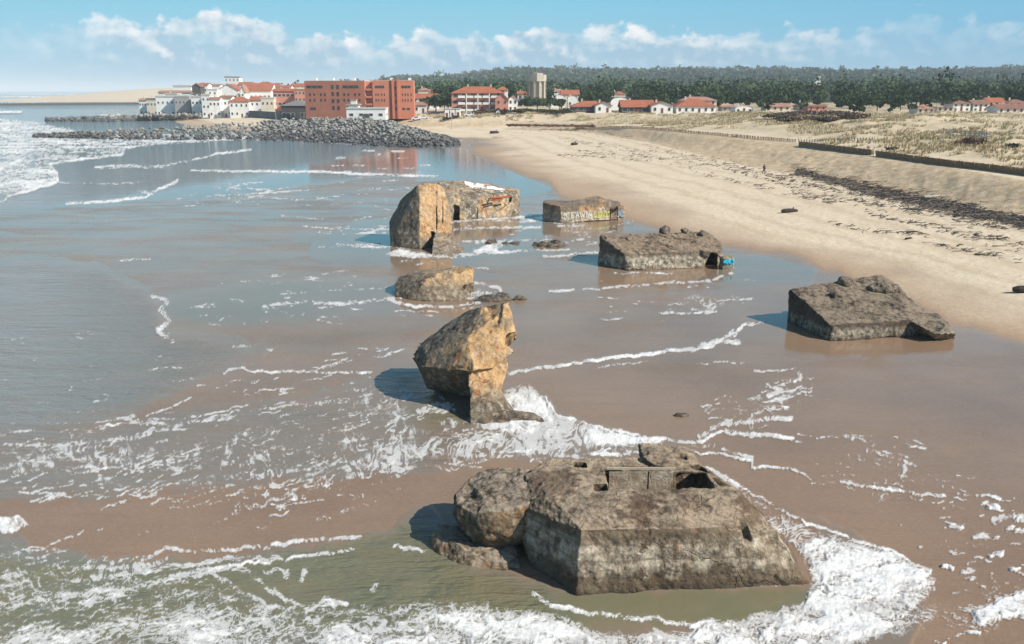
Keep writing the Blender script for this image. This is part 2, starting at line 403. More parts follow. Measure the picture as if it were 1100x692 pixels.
# ------------------------------------------------------------------ traced plan of wet sand, water and foam
class Plan:
    X0, Y0, W, HH = -250, 96, 1600, 700
    def __init__(s): s.a = np.zeros((s.HH, s.W))
    def _blur(s, m, r):
        for ax in (0, 1):
            k = max(1, int(r))
            for _ in range(2):
                p = np.concatenate([np.repeat(np.take(m, [0], ax), k, ax), m, np.repeat(np.take(m, [-1], ax), k, ax)], ax)
                c = np.cumsum(p, ax); c = np.concatenate([np.zeros_like(np.take(c, [0], ax)), c], ax)
                n = m.shape[ax]
                m = (np.take(c, range(2 * k + 1, 2 * k + 1 + n), ax) - np.take(c, range(0, n), ax)) / (2 * k + 1)
        return m
    def poly(s, pts, val, blur=3, op='max'):
        pts = np.array(pts, float) - [s.X0, s.Y0]
        yy, xx = np.mgrid[0:s.HH, 0:s.W]; ins = np.zeros((s.HH, s.W), bool)
        j = len(pts) - 1
        for i in range(len(pts)):
            xi, yi = pts[i]; xj, yj = pts[j]
            if yi != yj: ins ^= ((yi > yy) != (yj > yy)) & (xx < (xj - xi) * (yy - yi) / (yj - yi) + xi)
            j = i
        m = ins.astype(float)
        if blur: m = s._blur(m, blur)
        s.a = np.maximum(s.a, m * val) if op == 'max' else s.a * (1 - m * val)
        return s
    def stroke(s, pts, w, val):
        pts = np.array(pts, float) - [s.X0, s.Y0]
        for (x0, y0), (x1, y1) in zip(pts, pts[1:]):
            a0, a1 = int(max(0, min(x0, x1) - 3 * w - 2)), int(min(s.W, max(x0, x1) + 3 * w + 3))
            b0, b1 = int(max(0, min(y0, y1) - 3 * w - 2)), int(min(s.HH, max(y0, y1) + 3 * w + 3))
            if a1 <= a0 or b1 <= b0: continue
            yy, xx = np.mgrid[b0:b1, a0:a1]; dx, dy = x1 - x0, y1 - y0
            t = np.clip(((xx - x0) * dx + (yy - y0) * dy) / (dx * dx + dy * dy + 1e-9), 0, 1)
            d = np.hypot(xx - x0 - t * dx, yy - y0 - t * dy)
            s.a[b0:b1, a0:a1] = np.maximum(s.a[b0:b1, a0:a1], val * np.clip(1.5 - d / w, 0, 1))
        return s
    def get(s, px, py):
        u = np.clip(px - s.X0, 0, s.W - 1.001); v = np.clip(py - s.Y0, 0, s.HH - 1.001)
        i, j = u.astype(int), v.astype(int); fu, fv = u - i, v - j
        return ((s.a[j, i] * (1 - fu) + s.a[j, i + 1] * fu) * (1 - fv) + (s.a[j + 1, i] * (1 - fu) + s.a[j + 1, i + 1] * fu) * fv)

water = Plan()                           # standing or running water: 1 = covered
water.poly([(-250, 96), (160, 96), (150, 112), (280, 128), (500, 148), (492, 160), (560, 185), (400, 190), (250, 208), (165, 214), (100, 219), (0, 226), (-250, 240)], 1, 2)
water.poly([(488, 152), (508, 166), (540, 181), (590, 196), (592, 205), (570, 211), (540, 206), (470, 192), (400, 186), (440, 165)], 1, 1)
water.poly([(-250, 285), (0, 284), (50, 281), (95, 288), (150, 312), (172, 330), (180, 358), (250, 366), (290, 377), (205, 415), (120, 452), (60, 470), (-250, 500)], 1, 11)
water.poly([(170, 322), (250, 308), (330, 300), (420, 305), (425, 330), (520, 325), (540, 318), (545, 322), (480, 338), (330, 348), (230, 352), (190, 345)], 0.8, 6)
water.poly([(380, 240), (420, 236), (480, 232), (600, 230), (640, 240), (560, 262), (610, 272), (500, 282), (400, 285), (330, 276), (350, 255)], 0.8, 5)
water.poly([(780, 274), (850, 276), (884, 290), (872, 305), (800, 308), (720, 300), (640, 290), (655, 300), (760, 296)], 0.9, 3)
water.poly([(-250, 545), (0, 560), (40, 592), (150, 604), (250, 598), (330, 588), (420, 574), (455, 540), (470, 556), (480, 590), (600, 630), (880, 625), (870, 560), (780, 512), (830, 535), (950, 592), (1000, 622), (1000, 660), (930, 800), (-250, 800)], 1, 5)
water.poly([(-250, 470), (60, 470), (200, 440), (330, 428), (410, 400), (400, 375), (450, 378), (480, 430), (545, 415), (590, 428), (610, 450), (690, 470), (760, 480), (700, 500), (560, 500), (470, 512), (340, 520), (100, 540), (-250, 545)], 0.75, 9)
water.poly([(560, 410), (640, 385), (790, 352), (830, 335), (850, 333), (880, 360), (1040, 372), (1030, 392), (880, 388), (800, 370), (640, 405)], 0.35, 6)
rip = Plan()                             # where the wind ruffles the water
rip.poly([(-250, 285), (0, 284), (90, 290), (150, 312), (172, 330), (180, 358), (280, 377), (120, 452), (-250, 500)], 1, 12)
rip.poly([(-250, 500), (100, 440), (450, 400), (480, 430), (590, 428), (690, 470), (560, 500), (-250, 560)], 0.6, 10)
rip.poly([(-250, 545), (150, 600), (460, 560), (480, 590), (600, 640), (640, 800), (-250, 800)], 0.9, 8)
rip.poly([(-250, 96), (500, 96), (450, 150), (180, 200), (0, 226), (-250, 240)], 0.7, 5)
green = Plan()                           # deeper, silt-green water
green.poly([(-250, 580), (150, 606), (300, 596), (440, 560), (470, 575), (480, 600), (610, 642), (880, 632), (860, 655), (600, 680), (400, 680), (-250, 720)], 1, 8)
green.poly([(600, 640), (872, 630), (862, 650), (780, 672), (680, 672), (600, 655)], 1, 3)
green.poly([(440, 440), (500, 430), (510, 455), (450, 460)], 0.7, 5)
green.poly([(200, 355), (340, 345), (330, 300), (180, 325)], 0.5, 8)
damp = Plan()                            # damp but not shining sand at the edge of the dry beach
damp.poly([(1400, 520), (1400, 432), (1100, 366), (1030, 346), (960, 318), (890, 288), (860, 274), (770, 262), (680, 236), (610, 212), (592, 196), (545, 178), (505, 160), (520, 156), (580, 168), (640, 195), (720, 226), (800, 250), (880, 262), (960, 290), (1040, 320), (1100, 340), (1400, 420)], 1, 5)
foam = Plan()
fs, fp = foam.stroke, foam.poly
# surf on the left and behind the groins
fp([(-250, 126), (0, 126), (45, 132), (82, 140), (278, 146.5), (278, 148.5), (169, 154), (136, 159), (131, 166), (93, 170), (49, 177), (59, 187), (60, 195), (41, 202), (16, 210), (-250, 235)], 0.66, 1)
fp([(0, 140), (40, 146), (120, 150), (165, 149), (100, 158), (60, 160), (0, 170)], 0.80, 2); fp([(-250, 178), (10, 176), (35, 163), (30, 172), (0, 186)], 0.9, 1)
fp([(-250, 118.5), (0, 119), (26, 119.5), (24, 122), (0, 123), (-250, 124)], 0.8, 0)
fp([(0, 129), (40, 131), (60, 136), (80, 138), (60, 142), (0, 144)], 0.85, 1)
for q in ([(49, 177), (59, 187), (60, 195), (41, 202), (16, 210), (0, 219), (-200, 240)], [(278, 147.5), (169, 154), (136, 159), (131, 166), (93, 170), (49, 177)]): fs(q, 2.0, 0.9)
for q in ([(-250, 101), (0, 101), (40, 101.5), (80, 102)], [(-250, 105), (0, 104.5), (60, 104.5), (125, 104)], [(-250, 109), (0, 108.5), (80, 107.8), (110, 106.5)], [(-250, 112), (0, 111), (50, 110.5)], [(30, 99.5), (70, 100)]): fs(q, 0.9, 0.8)
fs([(100, 180), (130, 178), (155, 179), (180, 178), (205, 173), (235, 165), (272, 161)], 1.5, 0.8); fs([(105, 181), (140, 180.5), (182, 179.5)], 1.1, 0.7)
fs([(75, 219), (130, 216), (158, 212), (166, 207), (180, 201), (193, 194)], 1.8, 0.85); fs([(150, 205), (165, 208)], 3, 0.7)
fs([(205, 183), (240, 184), (280, 184), (310, 185), (345, 184.5), (375, 187), (420, 188), (470, 190)], 1.5, 0.85)
fs([(190, 214), (240, 210), (280, 208), (350, 203)], 1.0, 0.55); fs([(60, 196), (110, 198), (150, 197)], 1.0, 0.5); fs([(300, 222), (380, 218), (420, 214)], 1, 0.45)
fs([(60, 150), (150, 151), (280, 150), (330, 151.5), (400, 156)], 0.9, 0.6)
for x, y in ((395, 162), (428, 163), (362, 178), (372, 185), (385, 178), (433, 170), (440, 181), (455, 178), (412, 181), (365, 170), (405, 166)): fs([(x - 5, y), (x + 5, y)], 1.3, 0.75)
# middle distance
fs([(370, 252), (400, 250), (420, 252)], 1.3, 0.7); fs([(360, 262), (385, 265), (415, 266)], 1.2, 0.65); fs([(318, 243), (360, 246), (420, 247)], 1, 0.5); fs([(300, 232), (345, 236), (410, 233)], 1, 0.45)
fp([(415, 274), (430, 267), (455, 272), (465, 275), (505, 271), (525, 264), (505, 257), (520, 259), (545, 262), (530, 272), (490, 279), (440, 278)], 0.72, 1)
for q in ([(486, 239), (520, 236), (545, 235), (590, 231)], [(490, 247), (530, 245), (580, 245)], [(498, 260), (530, 260), (570, 258), (600, 262), (625, 257)], [(515, 272), (560, 270), (608, 268)], [(585, 276), (640, 272)], [(600, 243), (625, 243)]): fs(q, 1.6, 0.72)
fs([(418, 322), (440, 329), (475, 331), (510, 327), (540, 320), (535, 310), (512, 304)], 2, 0.72); fs([(425, 334), (470, 336), (520, 330)], 1.2, 0.6); fp([(490, 318), (515, 310), (535, 315), (505, 325)], 0.7, 1)
fs([(595, 313), (640, 311), (700, 306), (760, 302), (790, 294)], 1.7, 0.72); fs([(660, 294), (672, 295), (690, 292), (725, 296)], 1.3, 0.6)
fs([(705, 338), (735, 337), (770, 335)], 1.5, 0.65); fs([(715, 330), (745, 324)], 1.3, 0.5); fp([(720, 308), (770, 315), (790, 335), (760, 340), (730, 325)], 0.42, 6)
fs([(545, 402), (570, 398), (600, 393), (660, 385), (720, 378), (765, 372), (785, 362), (795, 350), (822, 344)], 2.2, 0.8); fs([(742, 375), (765, 368), (790, 368)], 3.5, 0.66); fs([(640, 396), (700, 388)], 1.2, 0.5)
fs([(165, 320), (185, 323), (174, 333), (186, 344), (172, 355), (178, 362), (190, 366)], 3.2, 0.66); fs([(130, 281), (162, 279)], 1.6, 0.6)
fs([(285, 329), (330, 325), (372, 327), (430, 320)], 1.8, 0.58); fs([(300, 317), (360, 312), (420, 310)], 1.2, 0.5); fs([(245, 375), (270, 371), (292, 376)], 2, 0.6)
fs([(240, 401), (258, 396), (280, 400), (320, 400), (350, 401), (402, 401)], 1.6, 0.66); fs([(170, 330), (120, 322), (60, 318)], 1, 0.35)
fs([(155, 456), (185, 458), (212, 453), (248, 450)], 2.4, 0.72); fs([(180, 380), (240, 382)], 1, 0.4)
fs([(280, 440), (330, 435), (400, 424), (432, 418)], 1.7, 0.62); fs([(300, 425), (380, 412), (420, 398)], 1, 0.45)
# round the leaning block
fp([(545, 418), (565, 414), (588, 430), (598, 446), (640, 460), (690, 471), (700, 476), (640, 482), (560, 470), (520, 462), (500, 452), (515, 440)], 0.82, 3)
fp([(445, 440), (470, 432), (490, 436), (480, 446), (455, 447)], 0.85, 1); fp([(470, 452), (500, 448), (505, 458), (470, 462)], 0.7, 3)
fp([(375, 424), (430, 418), (440, 440), (460, 455), (520, 462), (620, 462), (690, 474), (770, 478), (740, 490), (690, 484), (620, 490), (560, 494), (500, 500), (440, 505), (400, 515), (372, 505), (400, 478), (430, 460), (380, 440)], 0.50, 6)
fp([(400, 480), (470, 466), (600, 464), (700, 478), (600, 490), (480, 494), (420, 500)], 0.66, 6)
fs([(588, 428), (600, 448), (640, 460), (665, 470), (700, 473)], 2.2, 0.85); fs([(430, 420), (470, 425), (490, 440)], 2, 0.6)
fp([(180, 470), (300, 446), (420, 440), (400, 480), (360, 510), (250, 530), (150, 520)], 0.37, 14); fp([(0, 490), (80, 470), (200, 480), (120, 510), (0, 520)], 0.42, 10); fp([(60, 500), (250, 500), (200, 540), (60, 540)], 0.22, 10)
for q in ([(250, 552), (320, 530), (420, 500)], [(300, 545), (330, 530), (360, 510), (400, 500)], [(290, 525), (330, 512), (380, 500)], [(60, 480), (150, 470), (220, 450)], [(0, 505), (60, 490), (120, 478)], [(340, 560), (400, 540), (430, 525)]): fs(q, 3, 0.5)
# the swash lines on the right
fs([(690, 471), (720, 474), (745, 476), (777, 466), (808, 466), (853, 472)], 2.4, 0.8); fs([(750, 468), (781, 456), (808, 452), (849, 450)], 3, 0.68); fs([(805, 446), (831, 439), (820, 430), (840, 421), (826, 415), (862, 407), (856, 398)], 2.8, 0.68)
fs([(808, 398), (835, 400), (856, 396)], 1.5, 0.6); fs([(745, 391), (800, 390)], 1.2, 0.5); fp([(770, 440), (830, 405), (870, 400), (850, 450), (800, 470)], 0.28, 8)
fs([(735, 482), (750, 487), (781, 490), (808, 495), (806, 502), (849, 504), (871, 514)], 1.7, 0.8); fs([(871, 470), (925, 472), (946, 477), (934, 484), (980, 500), (1011, 518), (1020, 520)], 2.2, 0.58); fs([(898, 493), (952, 496), (975, 505), (952, 517)], 2.2, 0.5)
fs([(903, 520), (934, 524), (970, 529), (1013, 535)], 2.1, 0.8); fs([(1034, 532), (1060, 534), (1076, 536)], 2, 0.75); fp([(860, 490), (960, 470), (1030, 520), (960, 560), (880, 520)], 0.27, 8)
# right of the great bunker
fp([(755, 504), (775, 510), (830, 545), (885, 575), (950, 592), (985, 608), (960, 612), (880, 590), (840, 578), (800, 545)], 0.57, 3)
fp([(845, 578), (880, 575), (950, 592), (1000, 614), (1004, 636), (985, 660), (960, 680), (900, 700), (700, 700), (760, 668), (800, 662), (850, 645), (878, 626), (862, 600)], 0.86, 4)
fp([(880, 630), (960, 610), (990, 640), (940, 680), (860, 690), (820, 668)], 0.8, 8)
fs([(758, 503), (790, 520), (850, 555), (900, 576), (960, 594), (998, 616), (1003, 636)], 2, 0.75); fp([(985, 650), (1020, 655), (1010, 672), (960, 690), (950, 680)], 0.6, 4)
fs([(572, 640), (600, 652), (625, 660), (680, 664), (712, 668), (745, 672), (790, 671)], 3, 0.82); fs([(620, 639), (700, 637), (780, 634), (870, 628)], 1.6, 0.7)
fp([(480, 650), (560, 655), (600, 662), (640, 680), (760, 678), (800, 690), (800, 800), (300, 800), (330, 690)], 0.82, 5)
fp([(-250, 690), (90, 672), (130, 655), (190, 630), (230, 625), (300, 652), (350, 655), (420, 648), (480, 645), (560, 655), (640, 692), (640, 800), (-250, 800)], 0.57, 6)
fp([(200, 670), (290, 655), (330, 665), (420, 660), (500, 660), (560, 672), (560, 800), (180, 800)], 0.74, 6)
fp([(-250, 565), (0, 572), (60, 600), (150, 612), (240, 618), (200, 640), (130, 650), (80, 672), (-250, 690)], 0.42, 8)
for q in ([(95, 650), (160, 630), (215, 612), (260, 612), (300, 640), (330, 655)], [(80, 625), (160, 615), (250, 600), (300, 600)], [(20, 650), (80, 640), (150, 632)], [(230, 615), (262, 640), (300, 655), (360, 650)], [(60, 610), (120, 612), (180, 604)], [(330, 660), (350, 645), (372, 650)]): fs(q, 3.2, 0.66)
fp([(-250, 552), (0, 555), (20, 556), (32, 566), (15, 574), (-250, 574)], 0.95, 1)
fs([(150, 603), (180, 592), (250, 592), (320, 583), (360, 579), (385, 578)], 2.6, 0.72); fs([(225, 612), (260, 607), (300, 602), (340, 597), (378, 591)], 2.2, 0.8)
fs([(285, 614), (310, 613), (308, 620)], 2.5, 0.7); fs([(328, 615), (325, 625)], 3, 0.75); fs([(425, 588), (455, 592)], 2.4, 0.75); fs([(405, 625), (400, 635)], 3, 0.45)
# foam clots on the right
for x, y, w in ((1029, 567, 5), (1055, 577, 6), (1048, 579, 4), (1073, 577, 4), (1072, 595, 6), (1064, 597, 3), (1018, 611, 4), (1038, 615, 6), (1041, 623, 5), (1066, 617, 3), (1092, 614, 4), (1086, 569, 6), (1098, 572, 5), (1070, 545, 5), (1062, 547, 3), (1100, 560, 6), (1056, 631, 3), (1076, 560, 3), (1120, 600, 6), (1140, 570, 7), (968, 566, 2), (990, 590, 2)):
    fs([(x - w * 0.6, y), (x + w * 0.6, y)], w * 0.62, 0.86)
fs([(1068, 560), (1085, 555), (1102, 558)], 4, 0.75); fs([(1045, 589), (1062, 590)], 2.5, 0.6); fs([(1020, 595), (1038, 592)], 2.5, 0.55)
fp([(1037, 657), (1061, 648), (1100, 636), (1250, 610), (1250, 680), (1100, 664), (1067, 673), (1049, 672)], 0.85, 2); fp([(1000, 645), (1060, 625), (1100, 610), (1100, 690), (1010, 680)], 0.33, 8)
fs([(1010, 692), (1020, 686), (1035, 682), (1054, 679)], 2, 0.8)
sr = random.Random(21)
def streaks(poly, n, slope, L, w, val):
    xs, ys = [q[0] for q in poly], [q[1] for q in poly]; c = 0
    while c < n:
        x, y = sr.uniform(min(xs), max(xs)), sr.uniform(min(ys), max(ys)); ins = False; j = len(poly) - 1
        for i in range(len(poly)):
            if (ys[i] > y) != (ys[j] > y) and x < (xs[j] - xs[i]) * (y - ys[i]) / (ys[j] - ys[i]) + xs[i]: ins = not ins
            j = i
        if not ins: continue
        c += 1; l_ = L * sr.lognormvariate(0, 0.5); s_ = slope + sr.gauss(0, 0.10); pts = [(x, y)]
        for _ in range(3): x += l_ / 3; y += l_ / 3 * (s_ + sr.gauss(0, 0.12)); pts.append((x, y))
        fs(pts, w * sr.uniform(0.7, 1.3), val * sr.uniform(0.8, 1.1))
streaks([(-20, 470), (200, 440), (330, 430), (420, 415), (470, 450), (420, 500), (300, 545), (0, 545)], 210, -0.22, 26, 1.1, 0.60)
streaks([(100, 500), (420, 470), (440, 520), (300, 575), (60, 580)], 90, -0.35, 13, 1.2, 0.56)
streaks([(150, 400), (420, 370), (440, 420), (250, 440)], 40, -0.12, 20, 0.9, 0.52); streaks([(200, 300), (420, 290), (430, 345), (200, 350)], 45, -0.05, 18, 0.9, 0.5)
streaks([(-20, 350), (180, 350), (240, 380), (60, 460), (-20, 470)], 50, -0.05, 14, 0.8, 0.46)
streaks([(330, 235), (640, 228), (640, 275), (420, 288), (330, 280)], 70, -0.03, 16, 1.0, 0.58); streaks([(180, 195), (420, 190), (400, 225), (180, 230)], 40, -0.02, 22, 0.8, 0.52)
streaks([(640, 300), (800, 295), (800, 345), (640, 345)], 30, -0.06, 14, 0.9, 0.52); streaks([(740, 440), (860, 395), (880, 420), (800, 480)], 40, -0.12, 10, 1.1, 0.6)
streaks([(850, 460), (960, 465), (1040, 520), (1000, 545), (870, 520)], 70, 0.15, 9, 1.1, 0.58); streaks([(1000, 540), (1100, 530), (1100, 640), (1010, 640)], 60, -0.1, 6, 1.1, 0.6)
streaks([(400, 465), (620, 455), (760, 480), (560, 498), (400, 512)], 90, -0.03, 22, 1.5, 0.68); streaks([(-20, 580), (160, 610), (240, 620), (60, 690), (-20, 690)], 130, -0.25, 26, 1.2, 0.62)
streaks([(60, 120), (280, 125), (280, 128), (60, 128)], 10, 0, 20, 0.7, 0.6)
for q in ([(620, 640), (872, 628), (862, 648), (800, 660), (740, 667), (690, 660), (640, 655), (610, 648)],): foam.poly(q, 0.93, 2, 'cut')

# ------------------------------------------------------------------ ground, water and foam sheets (fan-shaped grids round the foot of the viewpoint)
def fan(az, rr):
    A, RR = np.meshgrid(az, rr); return RR * np.sin(A), RR * np.cos(A)
def quads(nr, nc):
    i = np.arange(nr - 1)[:, None] * nc + np.arange(nc - 1)[None, :]
    return np.stack([i, i + 1, i + nc + 1, i + nc], -1).reshape(-1, 4)
def compact(v, f, *att):
    used = np.unique(f); m = np.full(len(v), -1); m[used] = np.arange(len(used))
    return (v[used], m[f]) + tuple(a[used] for a in att)
def plan_at(x, y, wob=1.0):
    d = np.hypot(x, y)
    k = np.clip(d / 60, 0.35, 6) * wob
    wx = (fbm(x / k * 0.9, y / k * 0.9, None, 41, 4) - 0.5) * k * 1.3; wy = (fbm(x / k * 0.9, y / k * 0.9, None, 57, 4) - 0.5) * k * 1.6
    return proj(x + wx, y + wy, 0.0)

dep = np.radians(np.concatenate([np.arange(52, 6, -0.115), np.arange(6, 1.5, -0.03)])); rr = H / np.tan(dep)
rr = np.concatenate([rr, np.geomspace(rr[-1] * 1.015, 26000, 120)])
az = np.concatenate([np.radians(np.arange(-75, -38, 1.0)), np.radians(np.arange(-38, 38, 0.115)), np.radians(np.arange(38, 76, 1.0))])
gx, gy = fan(az, rr); gx, gy = gx.ravel(), gy.ravel()
gz = hgt(gx, gy)
V = np.stack([gx, gy, gz], 1); Q = quads(len(rr), len(az))
px, py = plan_at(gx, gy)
x0 = np.interp(gy, L0[:, 0], L0[:, 1]); x1 = np.interp(gy, L1[:, 0], L1[:, 1]); x2 = np.interp(gy, L2[:, 0], L2[:, 1])
dry = sstep(0.12, 0.75, gz + (fbm(gx * 0.12, gy * 0.12, None, 77, 4) - 0.5) * 0.5)
dmp = np.maximum(damp.get(px, py), (gy > 330) * (gz < 0.4)) * (1 - dry * 0.3)
veg = sstep(2, 16, gx - x2 - 3 + (fbm(gx * 0.09, gy * 0.09, None, 15, 3) - 0.5) * 22) * (gy < 700) * (gx > x2)
veg = np.maximum(veg, sstep(0, 25, gx - x2) * sstep(330, 380, gy) * (gx > -20))
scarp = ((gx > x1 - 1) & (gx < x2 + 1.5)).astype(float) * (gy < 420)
def sheet(name, mask, mat, kind='structure'):
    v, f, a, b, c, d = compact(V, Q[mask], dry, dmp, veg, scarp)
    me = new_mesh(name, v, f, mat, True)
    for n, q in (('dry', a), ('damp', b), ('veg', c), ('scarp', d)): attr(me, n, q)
    return tag(link(name, me), kind=kind)

def wet_colour(t, c):
    n1 = t.noise(c, 0.12, 8, 0.6); n2 = t.noise(c, 1.7, 8, 0.65); n0 = t.noise(c, 0.035, 4, 0.5)
    wetc = t.mix(t.rng(n1, 0.35, 0.65), (0.178, 0.117, 0.074), (0.232, 0.155, 0.098)); wetc = t.mix(t.rng(n0, 0.4, 0.62, 0, 0.45), wetc, (0.275, 0.175, 0.105))
    streak = t.noise(t.co((0.25, 1.4, 1)), 1.0, 5, 0.6, 0.6)
    wetc = t.mix(t.rng(streak, 0.5, 0.7, 0, 0.3), wetc, (0.16, 0.11, 0.08))
    fine = t.noise(t.co((1.0, 2.2, 1)), 3.2, 6, 0.7)
    wetc = t.mix(t.rng(fine, 0.48, 0.72, 0, 0.4), wetc, (0.31, 0.225, 0.155))
    dmpc = t.mix(t.rng(n2, 0.3, 0.7), (0.36, 0.26, 0.175), (0.43, 0.315, 0.215))
    return wetc, dmpc, n1, n2
def m_sand():
    t = NT('beach sand'); c = t.co()
    wetc, dmpc, n1, n2 = wet_colour(t, c); n3 = t.noise(c, 9.0, 4, 0.7)
    dryc = t.mix(t.rng(n2, 0.3, 0.7), (0.54, 0.44, 0.31), (0.63, 0.525, 0.385)); dryc = t.mix(t.rng(n1, 0.45, 0.7, 0, 0.5), dryc, (0.50, 0.39, 0.26))
    scn = t.noise(t.co((0.7, 0.7, 0.7)), 1.0, 8, 0.7, 0.4)
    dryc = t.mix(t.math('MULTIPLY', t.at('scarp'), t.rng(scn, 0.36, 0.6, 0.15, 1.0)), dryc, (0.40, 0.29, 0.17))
    vg = t.mix(t.rng(n2, 0.35, 0.65), (0.42, 0.34, 0.22), (0.54, 0.45, 0.31)); vg = t.mix(t.rng(n1, 0.52, 0.68, 0, 0.45), vg, (0.26, 0.235, 0.14))
    dryf = t.at('dry'); dm = t.at('damp')
    col = t.mix(dm, wetc, dmpc); col = t.mix(dryf, col, dryc)
    col = t.mix(t.math('MULTIPLY', t.at('veg'), t.rng(scn, 0.3, 0.5, 0.4, 1)), col, vg)
    g = t.n('ShaderNodeVectorMath', operation='SCALE'); t.set(g.inputs[0], col); t.set(g.inputs['Scale'], t.rng(n3, 0.25, 0.75, 0.88, 1.12)); col = g.outputs[0]
    mat = t.math('MAXIMUM', dryf, t.math('MULTIPLY', dm, 0.8))
    ro = t.math('MAXIMUM', t.rng(mat, 0, 0.6, 0.0, 0.85), t.rng(t.noise(t.co((0.35, 1, 1)), 0.22, 6, 0.65, 0.5), 0.36, 0.62, 0.06, 0.30))
    hh = t.math('ADD', t.math('MULTIPLY', n2, 0.8), t.math('MULTIPLY', n3, 0.25))
    band_ = t.n('ShaderNodeTexWave', wave_type='BANDS', bands_direction='Z'); t.set(band_.inputs['Vector'], c); t.set(band_.inputs['Scale'], 0.9); t.set(band_.inputs['Distortion'], 3.0); t.set(band_.inputs['Detail'], 5); t.set(band_.inputs['Detail Scale'], 0.15)
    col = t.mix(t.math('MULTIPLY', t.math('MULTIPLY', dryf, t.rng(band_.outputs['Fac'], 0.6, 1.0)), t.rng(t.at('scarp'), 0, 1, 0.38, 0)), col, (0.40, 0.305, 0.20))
    foot = t.voro(t.co((1, 1, 0)), 0.9)
    hh = t.math('ADD', hh, t.math('MULTIPLY', foot, t.math('MULTIPLY', dryf, 0.6)))
    rid = t.noise(t.co((0.5, 2.2, 1)), 0.9, 4, 0.6, 0.4); hh = t.math('ADD', hh, t.math('MULTIPLY', rid, t.rng(mat, 0, 0.3, 2.2, 0.0)))
    b = t.n('ShaderNodeBump'); t.set(b.inputs['Height'], hh); t.set(b.inputs['Distance'], 0.12); t.set(b.inputs['Strength'], t.rng(mat, 0, 0.7, 0.035, 0.85))
    return t.fin(t.pbr(col, ro, b.outputs[0], t.rng(mat, 0, 0.6, 0.5, 0.15), 1.33))
MS = m_sand()
fc = Q[:, 0]
inland = (gx > x2 + 1) & (gy > 0); fard = gy > 700
sheet('beach_sand', ~(inland[fc]) & ~fard[fc], MS)
sheet('dunes', inland[fc] & ~fard[fc], MS)
def m_land():
    t = NT('far land'); c = t.co(); n = t.noise(c, 0.02, 6)
    col = t.mix(t.rng(n, 0.35, 0.65), (0.022, 0.032, 0.014), (0.05, 0.05, 0.026))
    sd = t.rng(t.at('veg'), 0, 0.5); 
    col = t.mix(t.at('dry'), (0.30, 0.22, 0.15), col)
    x = t.sep(c)[0]; col = t.mix(t.rng(x, -420, -300), (0.52, 0.43, 0.31), col)
    return t.fin(t.pbr(col, 0.95, None, 0.1))
sheet('hills', fard[fc], m_land())

# water
cov = water.get(px, py)
off = (gy > 300) & (gx < x0 - 2)
cov = np.maximum(cov, off * 1.0); cov = cov * (gz < 0.25)
rp = np.maximum(rip.get(px, py), (gy > 420) * 1.0); gr = green.get(px, py)
wave = np.zeros_like(gx)
wave += 0.5 * sstep(500, 900, gy) * (gx < x0 - 60) * (fbm(gx * 0.01, gy * 0.03, None, 61, 3) - 0.35)
wz = -0.006 + 0.028 * sstep(0.12, 0.5, cov) + wave + (gy > 300) * 0.03 * sstep(0.12, 0.5, cov)
keep = (cov[Q].max(1) > 0.12)
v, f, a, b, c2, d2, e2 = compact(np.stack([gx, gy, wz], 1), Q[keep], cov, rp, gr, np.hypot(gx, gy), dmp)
def m_water():
    t = NT('shallow sea water'); c = t.co()
    cv, rp_, gr_ = t.at('cover'), t.at('ripple'), t.at('green')
    wetc, dmpc, n1, n2 = wet_colour(t, c); edge = t.mix(t.at('damp'), wetc, dmpc)
    n1 = t.noise(c, 0.3, 5, 0.6)
    col = t.mix(rp_, (0.19, 0.15, 0.115), (0.155, 0.165, 0.155)); col = t.mix(gr_, col, (0.128, 0.135, 0.075))
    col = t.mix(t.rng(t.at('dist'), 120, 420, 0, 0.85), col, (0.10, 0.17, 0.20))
    col = t.mix(t.rng(n1, 0.35, 0.65, 0, 0.3), col, (0.15, 0.14, 0.10))
    k = t.rng(t.math('ADD', cv, t.math('MULTIPLY', t.math('SUBTRACT', n1, 0.5), 0.9)), 0.25, 1.15)
    col = t.mix(k, edge, col)
    w1 = t.noise(t.co((0.35, 1.3, 1)), 0.75, 4, 0.6, 0.6); w2 = t.noise(t.co((0.8, 2.4, 1)), 3.0, 3, 0.6); w0 = t.noise(t.co((0.3, 1.0, 1)), 0.28, 3, 0.5, 0.4)
    hh = t.math('ADD', t.math('ADD', w1, t.math('MULTIPLY', w2, 0.25)), t.math('MULTIPLY', w0, 1.6))
    b = t.n('ShaderNodeBump'); t.set(b.inputs['Height'], hh); t.set(b.inputs['Distance'], 0.5); t.set(b.inputs['Strength'], t.math('MULTIPLY', k, t.rng(rp_, 0, 1, 0.03, 1.0)))
    return t.fin(t.pbr(col, t.rng(k, 0, 1, 0.11, 0.05), b.outputs[0], 0.5, 1.33))
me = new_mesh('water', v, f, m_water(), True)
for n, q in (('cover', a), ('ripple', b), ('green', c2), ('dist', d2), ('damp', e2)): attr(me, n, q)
tag(link('water', me), kind='structure')

# foam
dep = np.radians(np.arange(50, 1.0, -0.058)); r2 = H / np.tan(dep); r2 = np.concatenate([r2, H / np.tan(np.radians(np.arange(0.99, 0.2, -0.03)))])
a2 = np.radians(np.arange(-37, 37, 0.058))
fx, fy = fan(a2, r2); nr, nc = len(r2), len(a2); fx, fy = fx.ravel(), fy.ravel()
qx, qy = plan_at(fx, fy, 0.55)
den = foam.get(qx, qy)
act = den > 0.14
ax, ay, ad = fx[act], fy[act], den[act]
dist = np.hypot(ax, ay); sc = np.clip(dist / 32, 1, 9) ** 0.72
